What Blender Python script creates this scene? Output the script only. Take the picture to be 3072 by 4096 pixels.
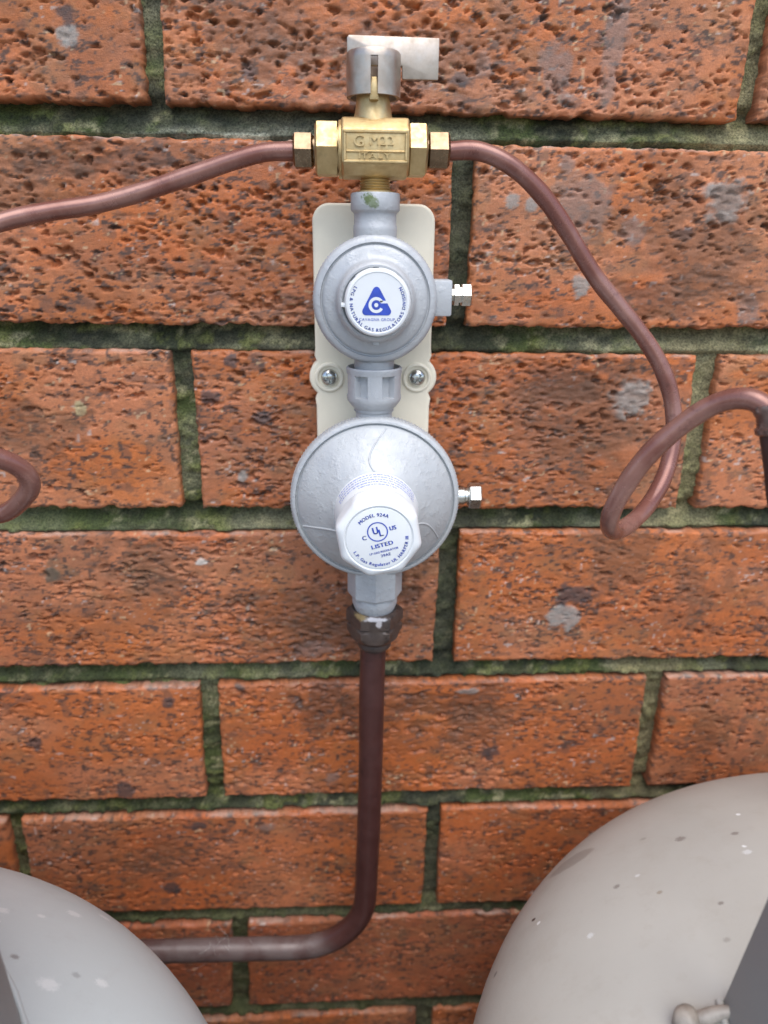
import bpy, bmesh, math, random
import numpy as np
from mathutils import Vector, Matrix

# ------------------------------------------------------------------ scene, camera, light
for o in list(bpy.data.objects):
    bpy.data.objects.remove(o, do_unlink=True)
scene = bpy.context.scene
COL = scene.collection
GZ = 1250.0            # height (mm) of the wall datum (joint behind the upper regulator) above the ground
S = 0.001

# calibrated camera: the wall face is y = 0, x to the right, z up from the datum, millimetres
CAM_P = np.array([-45.778, -323.168, 39.345])
CAM_R = np.radians([69.5846, -0.58146, -2.59214])
CAM_F = 2840.0         # focal length in pixels of a 3072 x 4096 picture

cam_data = bpy.data.cameras.new('camera')
cam = bpy.data.objects.new('camera', cam_data)
COL.objects.link(cam)
cam.location = (CAM_P[0]*S, CAM_P[1]*S, (CAM_P[2]+GZ)*S)
cam.rotation_euler = tuple(CAM_R)
cam_data.sensor_fit = 'VERTICAL'
cam_data.sensor_height = 36.0
cam_data.lens = CAM_F/4096.0*36.0
cam_data.clip_start = 0.01
cam_data.clip_end = 500.0
cam_data.dof.use_dof = True
cam_data.dof.focus_distance = 0.275
cam_data.dof.aperture_fstop = 8.0
scene.camera = cam

world = bpy.data.worlds.new('World')
scene.world = world
world.use_nodes = True
wn = world.node_tree
for n in list(wn.nodes):
    wn.nodes.remove(n)
sky = wn.nodes.new('ShaderNodeTexSky')
sky.sky_type = 'NISHITA'
sky.sun_disc = False
SUN_EL, SUN_AZ = 64.0, 165.0      # azimuth clockwise from +y (the wall's back); 180 = straight out from the wall
sky.sun_elevation = math.radians(SUN_EL)
sky.sun_rotation = math.radians(SUN_AZ)
sky.air_density = 1.0
sky.dust_density = 2.0
sky.ozone_density = 1.0
bg = wn.nodes.new('ShaderNodeBackground')
bg.inputs['Strength'].default_value = 0.14
wo = wn.nodes.new('ShaderNodeOutputWorld')
wn.links.new(sky.outputs['Color'], bg.inputs['Color'])
wn.links.new(bg.outputs['Background'], wo.inputs['Surface'])

sun_data = bpy.data.lights.new('sun', 'SUN')
sun_data.energy = 1.45
sun_data.angle = math.radians(60.0)
sun_data.color = (1.0, 0.975, 0.94)
sun = bpy.data.objects.new('sun', sun_data)
COL.objects.link(sun)
_d = Vector((math.sin(math.radians(SUN_AZ))*math.cos(math.radians(SUN_EL)),
             math.cos(math.radians(SUN_AZ))*math.cos(math.radians(SUN_EL)),
             math.sin(math.radians(SUN_EL))))
sun.rotation_euler = _d.to_track_quat('Z', 'Y').to_euler()
sun.location = (0, -3, 6)

scene.view_settings.view_transform = 'Standard'
scene.view_settings.look = 'None'
scene.view_settings.gamma = 1.0
scene.view_settings.use_curve_mapping = False
scene.view_settings.exposure = 0.95

# ------------------------------------------------------------------ helpers: pixels and points
def _rot(a):
    cx, cy, cz = np.cos(a); sx, sy, sz = np.sin(a)
    rx = np.array([[1,0,0],[0,cx,-sx],[0,sx,cx]])
    ry = np.array([[cy,0,sy],[0,1,0],[-sy,0,cy]])
    rz = np.array([[cz,-sz,0],[sz,cz,0],[0,0,1]])
    return rz@ry@rx
_R = _rot(CAM_R)
PK = 3072/1659.0
def at(px, py, y):
    """point (mm) where the ray of a pixel (1659-wide picture) meets the plane at distance -y from the wall"""
    d = _R@np.array([(px*PK-1536)/CAM_F, -(py*PK-2048)/CAM_F, -1.0])
    return CAM_P + d*(y-CAM_P[1])/d[1]

# ------------------------------------------------------------------ helpers: things and parts
def tag(o, label=None, cat=None, group=None, kind=None):
    if label: o['label'] = label
    if cat: o['category'] = cat
    if group: o['group'] = group
    if kind: o['kind'] = kind
    return o

def thing(name, base, label, cat, group=None):
    o = bpy.data.objects.new(name, None)
    o.empty_display_size = 0.02
    o.location = (base[0]*S, base[1]*S, (base[2]+GZ)*S)
    COL.objects.link(o)
    o['_base'] = [float(v) for v in base]
    return tag(o, label, cat, group)

class MB:
    """collects geometry in wall millimetres, builds ONE mesh object"""
    def __init__(s): s.v = []; s.f = []
    def add(s, verts, faces):
        n = len(s.v); s.v.extend([tuple(map(float, p)) for p in verts]); s.f.extend([tuple(i+n for i in f) for f in faces]); return s
    def lathe(s, prof, origin, axis, seg=48, mod=None, close=True):
        """prof = [(r, t)] revolved about an axis through origin; axis: '-y','z','x'"""
        o = np.array(origin, float)
        if not isinstance(axis, str): axis = tuple(float(v) for v in axis)
        if axis == '-y': A, U, V = np.array([0,-1,0.]), np.array([1.,0,0]), np.array([0,0,1.])
        elif axis == 'z': A, U, V = np.array([0,0,1.]), np.array([1.,0,0]), np.array([0,1.,0])
        elif axis == 'x': A, U, V = np.array([1.,0,0]), np.array([0,1.,0]), np.array([0,0,1.])
        else:
            A = np.array(axis, float); A /= np.linalg.norm(A)
            U = np.cross(A, [0,0,1.]) if abs(A[2]) < .9 else np.cross(A, [0,1.,0]); U /= np.linalg.norm(U); V = np.cross(A, U)
        vs = []; fs = []
        for i, (r, t) in enumerate(prof):
            for k in range(seg):
                a = 2*math.pi*k/seg
                rr = r if mod is None else mod(r, t, a)
                vs.append(o + A*t + U*(rr*math.cos(a)) + V*(rr*math.sin(a)))
        for i in range(len(prof)-1):
            for k in range(seg):
                k2 = (k+1) % seg
                fs.append((i*seg+k, i*seg+k2, (i+1)*seg+k2, (i+1)*seg+k))
        if close:
            if prof[0][0] > 1e-6: fs.append(tuple(reversed(range(seg))))
            if prof[-1][0] > 1e-6: fs.append(tuple(range((len(prof)-1)*seg, len(prof)*seg)))
        return s.add(vs, fs)
    def sweep(s, pts, rad, seg=16, cap=True):
        P = np.array(pts, float); n = len(P)
        T = np.gradient(P, axis=0); T /= np.linalg.norm(T, axis=1)[:, None]
        N = np.cross(T[0], [0.3, 0.2, 1.0]); N /= np.linalg.norm(N)
        vs = []; fs = []
        for i in range(n):
            N = N - T[i]*N.dot(T[i]); N /= np.linalg.norm(N); B = np.cross(T[i], N)
            r = rad(i/(n-1)) if callable(rad) else rad
            for k in range(seg):
                a = 2*math.pi*k/seg
                vs.append(P[i] + N*r*math.cos(a) + B*r*math.sin(a))
        for i in range(n-1):
            for k in range(seg):
                k2 = (k+1) % seg
                fs.append((i*seg+k, i*seg+k2, (i+1)*seg+k2, (i+1)*seg+k))
        if cap:
            fs.append(tuple(reversed(range(seg)))); fs.append(tuple(range((n-1)*seg, n*seg)))
        return s.add(vs, fs)
    def box(s, x0, x1, y0, y1, z0, z1, bev=0.0, seg=2):
        bm = bmesh.new(); bmesh.ops.create_cube(bm, size=1.0)
        for v in bm.verts:
            v.co = Vector(((x0+x1)/2+v.co.x*(x1-x0), (y0+y1)/2+v.co.y*(y1-y0), (z0+z1)/2+v.co.z*(z1-z0)))
        return s.bm(bm, bev, seg)
    def prism(s, poly, y0, y1, bev=0.0, seg=2, axis='y', only=None):
        """polygon [(a, b)] extruded; axis 'y': a = x, b = z; axis 'x': a = y, b = z; axis 'z': a = x, b = y"""
        bm = bmesh.new()
        def mk(a, b, t): return (a, t, b) if axis == 'y' else ((t, a, b) if axis == 'x' else (a, b, t))
        lo = [bm.verts.new(mk(a, b, y0)) for a, b in poly]; hi = [bm.verts.new(mk(a, b, y1)) for a, b in poly]
        n = len(poly)
        bm.faces.new(lo); bm.faces.new(list(reversed(hi)))
        for i in range(n): bm.faces.new((lo[i], hi[i], hi[(i+1) % n], lo[(i+1) % n]))
        bmesh.ops.recalc_face_normals(bm, faces=bm.faces)
        edges = None
        if only == 'caps':
            hs = set(hi); ls = set(lo)
            edges = [e for e in bm.edges if (e.verts[0] in hs and e.verts[1] in hs) or (e.verts[0] in ls and e.verts[1] in ls)]
        return s.bm(bm, bev, seg, edges)
    def bm(s, bm, bev=0.0, seg=2, edges=None):
        if bev > 0:
            bmesh.ops.bevel(bm, geom=(edges if edges is not None else list(bm.edges)), offset=bev, segments=seg, affect='EDGES', profile=0.5, clamp_overlap=True)
        bm.verts.index_update()
        s.add([v.co for v in bm.verts], [[v.index for v in f.verts] for f in bm.faces]); bm.free(); return s
    def build(s, name, mat, parent=None, smooth=35, base=None, recalc=True):
        b = np.array(base if base is not None else (parent_base(parent) if parent else (0, 0, -GZ)), float)
        me = bpy.data.meshes.new(name)
        me.from_pydata([tuple((np.array(p)-b)*S) for p in s.v], [], s.f)
        if recalc:
            bm = bmesh.new(); bm.from_mesh(me); bmesh.ops.recalc_face_normals(bm, faces=bm.faces); bm.to_mesh(me); bm.free()
        finish(me, smooth)
        o = bpy.data.objects.new(name, me); me.materials.append(mat)
        COL.objects.link(o)
        if parent: o.parent = parent
        else: o.location = (b[0]*S, b[1]*S, (b[2]+GZ)*S)
        return o
def parent_base(p):
    while p.parent is not None: p = p.parent
    return list(p['_base'])
def finish(me, smooth):
    if smooth:
        me.polygons.foreach_set('use_smooth', [True]*len(me.polygons))
        if smooth < 170:
            try: me.set_sharp_from_angle(angle=math.radians(smooth))
            except Exception: pass
    me.update()

def catmull(pts, n=14):
    P = [np.array(p, float) for p in pts]
    P = [2*P[0]-P[1]] + P + [2*P[-1]-P[-2]]
    out = []
    for i in range(1, len(P)-2):
        p0, p1, p2, p3 = P[i-1], P[i], P[i+1], P[i+2]
        t0 = 0; t1 = t0+np.linalg.norm(p1-p0)**.5; t2 = t1+np.linalg.norm(p2-p1)**.5; t3 = t2+np.linalg.norm(p3-p2)**.5
        for k in range(n):
            t = t1+(t2-t1)*k/n
            a1 = (t1-t)/(t1-t0)*p0+(t-t0)/(t1-t0)*p1; a2 = (t2-t)/(t2-t1)*p1+(t-t1)/(t2-t1)*p2; a3 = (t3-t)/(t3-t2)*p2+(t-t2)/(t3-t2)*p3
            b1 = (t2-t)/(t2-t0)*a1+(t-t0)/(t2-t0)*a2; b2 = (t3-t)/(t3-t1)*a2+(t-t1)/(t3-t1)*a3
            out.append((t2-t)/(t2-t1)*b1+(t-t1)/(t2-t1)*b2)
    out.append(P[-2])
    # resample evenly
    Q = np.array(out); d = np.r_[0, np.cumsum(np.linalg.norm(np.diff(Q, axis=0), axis=1))]
    m = max(8, int(d[-1]/2.0)); u = np.linspace(0, d[-1], m)
    Q = np.stack([np.interp(u, d, Q[:, k]) for k in range(3)], 1)
    for _ in range(6): Q[1:-1] = .25*Q[:-2]+.5*Q[1:-1]+.25*Q[2:]
    return Q

def ngon(n, R, rot=0.0, c=(0, 0)):
    return [(c[0]+R*math.cos(rot+2*math.pi*k/n), c[1]+R*math.sin(rot+2*math.pi*k/n)) for k in range(n)]

# ------------------------------------------------------------------ helpers: materials
class NT:
    def __init__(s, name):
        s.m = bpy.data.materials.new(name); s.m.use_nodes = True
        s.t = s.m.node_tree; s.n = s.t.nodes; s.l = s.t.links
        s.b = s.n.get('Principled BSDF'); s.pos = s.n.new('ShaderNodeNewGeometry').outputs['Position']
    def link(s, a, b): s.l.new(a, b)
    def noise(s, scale, detail=4, rough=.6, stretch=None, off=0.0):
        t = s.n.new('ShaderNodeTexNoise'); t.inputs['Scale'].default_value = scale; t.inputs['Detail'].default_value = detail; t.inputs['Roughness'].default_value = rough
        mp = s.n.new('ShaderNodeMapping'); s.link(s.pos, mp.inputs['Vector'])
        mp.inputs['Location'].default_value = (off, off*1.7, off*.6)
        if stretch: mp.inputs['Scale'].default_value = stretch
        s.link(mp.outputs['Vector'], t.inputs['Vector']); return t.outputs['Fac']
    def voro(s, scale, off=0.0):
        t = s.n.new('ShaderNodeTexVoronoi'); t.inputs['Scale'].default_value = scale
        mp = s.n.new('ShaderNodeMapping'); s.link(s.pos, mp.inputs['Vector']); mp.inputs['Location'].default_value = (off, off*1.3, off*.7)
        s.link(mp.outputs['Vector'], t.inputs['Vector']); return t.outputs['Distance'], t.outputs['Color']
    def ramp(s, fac, a, b, va=0.0, vb=1.0):
        r = s.n.new('ShaderNodeMapRange'); r.interpolation_type = 'SMOOTHSTEP'
        r.inputs['From Min'].default_value = a; r.inputs['From Max'].default_value = b; r.inputs['To Min'].default_value = va; r.inputs['To Max'].default_value = vb
        s.link(fac, r.inputs['Value']); return r.outputs['Result']
    def math(s, op, a, b):
        m = s.n.new('ShaderNodeMath'); m.operation = op
        for i, v in enumerate((a, b)):
            if isinstance(v, (int, float)): m.inputs[i].default_value = v
            else: s.link(v, m.inputs[i])
        return m.outputs[0]
    def mix(s, fac, a, b, mode='MIX'):
        m = s.n.new('ShaderNodeMix'); m.data_type = 'RGBA'; m.blend_type = mode
        for sock, v in ((m.inputs[0], fac), (m.inputs[6], a), (m.inputs[7], b)):
            if isinstance(v, (int, float)): sock.default_value = v
            elif isinstance(v, tuple): sock.default_value = (v[0], v[1], v[2], 1)
            else: s.link(v, sock)
        return m.outputs[2]
    def sep(s, vec):
        n = s.n.new('ShaderNodeSeparateColor'); s.link(vec, n.inputs[0]); return n.outputs
    def spot(s, c, r, soft=.35, warp=0.5):
        """0..1 mask of a stain of its own shape at wall point c (mm), radii r (mm)"""
        sub = s.n.new('ShaderNodeVectorMath'); sub.operation = 'SUBTRACT'; s.link(s.pos, sub.inputs[0]); sub.inputs[1].default_value = (c[0]*S, c[1]*S, (c[2]+GZ)*S)
        div = s.n.new('ShaderNodeVectorMath'); div.operation = 'DIVIDE'; s.link(sub.outputs[0], div.inputs[0]); div.inputs[1].default_value = (r[0]*S, r[1]*S, r[2]*S)
        ln = s.n.new('ShaderNodeVectorMath'); ln.operation = 'LENGTH'; s.link(div.outputs[0], ln.inputs[0])
        d = s.math('ADD', ln.outputs['Value'], s.math('MULTIPLY', s.math('SUBTRACT', s.noise(2600/max(r), 4, .65), .5), warp*2))
        return s.ramp(d, 1+soft, 1-soft)
    def bump(s, h, strength, dist):
        b = s.n.new('ShaderNodeBump'); b.inputs['Strength'].default_value = strength; b.inputs['Distance'].default_value = dist*S
        s.link(h, b.inputs['Height']); s.link(b.outputs['Normal'], s.b.inputs['Normal'])
    def set(s, color=None, rough=None, metal=None, spec=None, coat=None):
        for k, v in (('Base Color', color), ('Roughness', rough), ('Metallic', metal), ('Specular IOR Level', spec), ('Coat Weight', coat)):
            if v is None: continue
            if isinstance(v, tuple): s.b.inputs[k].default_value = (v[0], v[1], v[2], 1)
            elif isinstance(v, (int, float)): s.b.inputs[k].default_value = v
            else: s.link(v, s.b.inputs[k])
        return s.m

def metal_mat(name, col, col2, rough, metal=1.0, scale=120, bump=.06, bscale=900, spots=(), grime=None, cast=0):
    t = NT(name)
    c = t.mix(t.ramp(t.noise(scale, 5), .35, .7), col, col2)
    if grime: c = t.mix(t.ramp(t.noise(scale*.6, 6, .7, off=3.3), .55, .75, 0, .6), c, grime)
    for (p, r, sc, w) in spots: c = t.mix(t.spot(p, r, warp=w), c, sc)
    if cast: t.bump(t.math('ADD', t.noise(bscale, 4, .6, off=1.7), t.math('MULTIPLY', t.ramp(t.noise(210, 5, .65, off=9.), .45, .75), 1.6)), cast, .30)
    else: t.bump(t.noise(bscale, 4, .6, off=1.7), bump*5, .12)
    r = t.ramp(t.noise(scale*2.3, 4, off=.9), .3, .7, rough*.8, rough*1.25)
    return t.set(c, r, metal)

def m_brick():
    t = NT('brick_clay')
    a = t.n.new('ShaderNodeAttribute'); a.attribute_name = 'pigment'
    n1 = t.noise(1500, 3, .7); n2 = t.noise(420, 4, .65, off=2.0)
    c = t.mix(1.0, a.outputs['Color'], t.mix(n1, (.62, .62, .62), (1.36, 1.36, 1.36)), 'MULTIPLY')
    c = t.mix(1.0, c, t.mix(n2, (.72, .72, .72), (1.28, 1.28, 1.28)), 'MULTIPLY')
    t.bump(t.math('ADD', t.noise(1800, 4, .75, off=5.), t.math('MULTIPLY', t.noise(700, 4, .75, stretch=(.6, 1, 1.3), off=6.), .9)), .8, .35)
    w = t.spot((-35, 0, -60), (95, 60, 260), soft=.6, warp=.35)   # the wall is damp round the regulators
    r = t.math('SUBTRACT', t.ramp(t.noise(260, 5, .7, off=8.), .3, .7, .62, .86), t.math('MULTIPLY', w, .26))
    r = t.math('SUBTRACT', r, t.math('MULTIPLY', a.outputs['Alpha'], .42))
    return t.set(c, t.math('MAXIMUM', r, .1), 0.0, .6)

def m_mortar():
    t = NT('mossy_mortar')
    a = t.n.new('ShaderNodeAttribute'); a.attribute_name = 'pigment'
    n1 = t.noise(1100, 4, .75)
    c = t.mix(1.0, a.outputs['Color'], t.mix(t.ramp(n1, .28, .72), (.32, .34, .30), (1.9, 1.85, 1.7)), 'MULTIPLY')
    t.bump(t.math('ADD', t.noise(900, 5, .75, off=3.), t.noise(300, 4, .7, off=4.)), 1.0, 1.0)
    return t.set(c, t.ramp(t.noise(300, 4, off=7.), .3, .7, .55, .9), 0.0, .4)

MAT = {}
MAT['brick'] = m_brick(); MAT['mortar'] = m_mortar()
MAT['brass'] = metal_mat('cast_brass', (.62, .475, .25), (.52, .385, .19), .52, 1.0, 170, .10, 1400, grime=(.27, .20, .11))
MAT['bronze'] = metal_mat('dull_bronze_nut', (.24, .175, .115), (.16, .11, .07), .30, 1.0, 200, .03)
MAT['handle'] = metal_mat('nickel_handle', (.52, .45, .38), (.40, .34, .28), .46, 1.0, 150, .04, 1500)
MAT['silver'] = metal_mat('silver_painted_casting', (.46, .475, .485), (.40, .415, .43), .52, .22, 60, .09, 1100, grime=(.35, .36, .37), cast=.35,
                          spots=[((-38.6, -37.5, 56.2), (2.6, 4, 1.7), (.13, .17, .07), 1.3), ((-36.8, -37.5, 54.6), (1.7, 4, 1.6), (.20, .24, .15), 1.4)])
MAT['silver2'] = metal_mat('silver_painted_cover', (.48, .50, .505), (.42, .435, .445), .54, .2, 45, .09, 700, grime=(.37, .38, .385), cast=.5)
MAT['zinc'] = metal_mat('zinc_fitting', (.62, .63, .60), (.50, .48, .42), .3, 1.0, 250, .02)
MAT['screw'] = metal_mat('zinc_screw', (.66, .68, .66), (.5, .5, .47), .22, 1.0, 400, .02)

def plain(name, col, rough, spec=.5, var=.08, scale=80, bump=0.0, bscale=600, coat=None):
    t = NT(name)
    c = t.mix(t.ramp(t.noise(scale, 5), .3, .7), tuple(v*(1-var) for v in col), tuple(min(1, v*(1+var)) for v in col))
    if bump: t.bump(t.noise(bscale, 4, off=2.2), bump, .3)
    return t.set(c, t.ramp(t.noise(scale*2, 4, off=1.1), .3, .7, rough*.85, rough*1.15), 0, spec, coat)
MAT['cream'] = plain('cream_plastic', (.84, .77, .61), .42, .5, .04, 60, .04)
MAT['white'] = plain('white_plastic', (.70, .725, .735), .38, .5, .03, 90, .03)
MAT['blue'] = plain('blue_print', (.035, .075, .42), .5, .4, .15, 300)
MAT['paleblue'] = plain('faded_blue_print', (.30, .34, .62), .5, .4, .25, 900)
MAT['ground'] = plain('concrete_paving', (.13, .125, .115), .85, .3, .2, 6, .3, 90)
MAT['ferrule'] = metal_mat('tarnished_ferrule', (.26, .19, .17), (.17, .10, .085), .3, .7, 150, .05, grime=(.10, .06, .05))
MAT['lug'] = plain('stained_weld', (.30, .27, .23), .4, .5, .35, 120, .3, 500)
MAT['rubber'] = plain('dark_hose', (.045, .022, .02), .42, .5, .2, 200, .05)
MAT['web'] = plain('cobweb_silk', (.7, .7, .68), .6, .3, .05)

def m_copper(name, a, b, dark, rough):
    t = NT(name)
    c = t.mix(t.ramp(t.noise(45, 5, .6), .35, .68), a, b)
    c = t.mix(t.ramp(t.noise(160, 6, .7, off=2.), .56, .72, 0, .55), c, dark)
    t.bump(t.noise(500, 4, off=3.), .12, .15)
    return t.set(c, t.ramp(t.noise(120, 5, off=4.), .3, .7, rough*.75, rough*1.25), .25, .5)
MAT['copper'] = m_copper('brown_painted_copper', (.185, .072, .055), (.29, .150, .120), (.10, .042, .036), .25)
def m_pipe():
    t = NT('dark_brown_painted_pipe')
    c = t.mix(t.ramp(t.noise(45, 5, .6), .35, .68), (.055, .020, .017), (.075, .030, .026))
    c = t.mix(t.ramp(t.noise(160, 6, .7, off=2.), .54, .70, 0, .7), c, (.032, .014, .013))
    dust_sheen = t.ramp(t.noise(70, 6, .7, off=5.), .35, .62, .35, 1.0)           # dust and bleached paint along the level run, with its grey sky sheen painted in
    c = t.mix(t.math('MULTIPLY', t.spot((-150, -28, -335), (92, 40, 24), soft=.12, warp=.1), t.math('MULTIPLY', dust_sheen, .8)), c, (.155, .125, .120))
    t.bump(t.noise(420, 5, .7, off=3.), .25, .2)
    return t.set(c, t.ramp(t.noise(120, 5, off=4.), .3, .7, .28, .5), .1, .5)
MAT['pipe'] = m_pipe()
def m_darknut():
    t = NT('dark_brown_painted_nut')
    c = t.mix(t.ramp(t.noise(90, 5, .65), .35, .68), (.055, .040, .034), (.085, .062, .05))
    c = t.mix(t.ramp(t.noise(260, 6, .75, off=2.), .55, .68, 0, .8), c, (.03, .022, .02))
    for p, r, col in (((-35, -40.5, -118.6), (5, 6, .9), (.52, .50, .50)), ((-33.6, -40.5, -120.6), (1.2, 5, 1.8), (.50, .47, .46)), ((-42, -37, -118.2), (3, 4, 1.2), (.30, .22, .10))):
        c = t.mix(t.spot(p, r, soft=.4, warp=.9), c, col)
    t.bump(t.noise(420, 5, .7, off=3.), .45, .3)
    return t.set(c, t.ramp(t.noise(150, 5, off=4.), .3, .7, .25, .6), .1, .5)
MAT['darknut'] = m_darknut()

def m_cylinder(name, tint, dirt, off):
    t = NT(name)
    c = t.mix(t.ramp(t.noise(9, 5, .6, off=off), .3, .7), tint, tuple(v*.9 for v in tint))
    c = t.mix(t.ramp(t.noise(26, 6, .75, off=off+1), .5, .78, 0, .5), c, dirt)
    c = t.mix(t.ramp(t.noise(95, 6, .75, stretch=(1, 1, .45), off=off+2), .52, .72, 0, .35), c, dirt)
    d, col = t.voro(105, off)          # pale water marks and paint flecks
    sel = t.ramp(t.sep(col)[0], .93, .95); c = t.mix(t.math('MULTIPLY', sel, t.ramp(t.math('ADD', d, t.math('MULTIPLY', t.noise(420, 3), .16)), .22, .15)), c, (.76, .78, .77))
    d, col = t.voro(85, off+4)        # dark bits of dirt
    sel = t.ramp(t.sep(col)[1], .93, .95); c = t.mix(t.math('MULTIPLY', sel, t.ramp(t.math('ADD', d, t.math('MULTIPLY', t.noise(500, 3), .14)), .21, .15)), c, (.09, .07, .06))
    t.bump(t.noise(160, 5, .7, off=2.), .22, .6)
    return t, c
def flecks(t, c, items):
    for (p, r, col) in items: c = t.mix(t.math('MULTIPLY', t.spot(p, (r*.95, r*.7, r*.7), soft=.45, warp=1.0), .55), c, col)
    return c
DK, WH = (.12, .09, .08), (.74, .77, .77)
t_, c_ = m_cylinder('pale_grey_paint', (.55, .61, .615), (.44, .475, .475), 0.0)
c_ = flecks(t_, c_, [((-173.4, -125.9, -187.6), 2.6, WH), ((-153.8, -115.1, -203), 3.0, WH), ((-146.7, -106.4, -215.5), 2.6, WH), ((-161.1, -123.8, -193.5), 1.6, WH), ((-158.3, -148.4, -182.5), 1.5, DK), ((-144.6, -156.6, -185), 3.6, WH), ((-139, -149.5, -190.6), 1.6, (.25, .27, .28)), ((-131.2, -149.4, -195), 2.4, WH)])
MAT['cylL'] = t_.set(c_, .42, 0, .5)
t_, c_ = m_cylinder('warm_grey_paint', (.485, .48, .435), (.39, .365, .315), 7.0)
c_ = flecks(t_, c_, [((87, -104.7, -184.7), 2.2, DK), ((56.2, -120, -192.1), 1.5, DK), ((67.2, -131, -183.1), 1.2, (.22, .17, .11)), ((105.5, -110.1, -177.1), 1.6, DK), ((82.3, -143.9, -174.1), 1.1, DK), ((64.5, -118.4, -188.5), 1.1, WH), ((103.2, -122.6, -173.6), 1.8, WH), ((40.2, -138.1, -194.9), 1.5, WH), ((76.8, -158.5, -173.1), 1.3, (.25, .23, .2)), ((76.2, -96.1, -192.9), 1.4, (.25, .23, .2))])
c_ = t_.mix(t_.math('MULTIPLY', t_.spot((50.5, -86, -215.5), (11, 5.5, 13), soft=.12, warp=.18), .75), c_, (.30, .28, .25))
MAT['cylR'] = t_.set(c_, .44, 0, .5)
t_, c_ = m_cylinder('grey_collar_paint', (.26, .265, .255), (.26, .25, .24), 11.0)
MAT['collar'] = t_.set(c_, .5, 0, .5)

# ------------------------------------------------------------------ numpy noise for the wall
def lattice(seed, n=256):
    return np.random.default_rng(seed).random((n, n))
_LT = {}
def vn(x, z, seed):
    if seed not in _LT: _LT[seed] = lattice(seed)
    T = _LT[seed]; xi = np.floor(x).astype(int); zi = np.floor(z).astype(int); fx = x-xi; fz = z-zi
    fx = fx*fx*fx*(fx*(fx*6-15)+10); fz = fz*fz*fz*(fz*(fz*6-15)+10)
    a = T[xi & 255, zi & 255]; b = T[(xi+1) & 255, zi & 255]; c = T[xi & 255, (zi+1) & 255]; d = T[(xi+1) & 255, (zi+1) & 255]
    return (a*(1-fx)+b*fx)*(1-fz)+(c*(1-fx)+d*fx)*fz
def fbm(x, z, seed, o=4, g=.55):
    s = 0; a = 1; t = 0
    for i in range(o):
        s = s+a*vn(x+17.3*i, z-9.1*i, seed+i); t += a; a *= g; x = x*2.03; z = z*2.03
    return s/t
def worley(x, z, seed):
    rng = np.random.default_rng(seed); J = rng.random((128, 128, 3))
    xi = np.floor(x).astype(int); zi = np.floor(z).astype(int)
    best = np.full(x.shape, 9.0); rv = np.zeros(x.shape)
    for dx in (-1, 0, 1):
        for dz in (-1, 0, 1):
            j = J[(xi+dx) & 127, (zi+dz) & 127]
            d = np.hypot(xi+dx+j[..., 0]-x, zi+dz+j[..., 1]-z)
            m = d < best; best = np.where(m, d, best); rv = np.where(m, j[..., 2], rv)
    return best, rv
def ss(a, b, v):
    t = np.clip((v-a)/(b-a), 0, 1); return t*t*(3-2*t)
def lerp(a, b, t): return a*(1-t[..., None])+b*t[..., None]

# ------------------------------------------------------------------ ground
gm = MB()
gm.add([(-15000, -25000, -GZ), (15000, -25000, -GZ), (15000, 15000, -GZ), (-15000, 15000, -GZ)], [(0, 1, 2, 3)])
tag(gm.build('ground', MAT['ground'], base=(0, 0, -GZ)), kind='structure')

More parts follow.
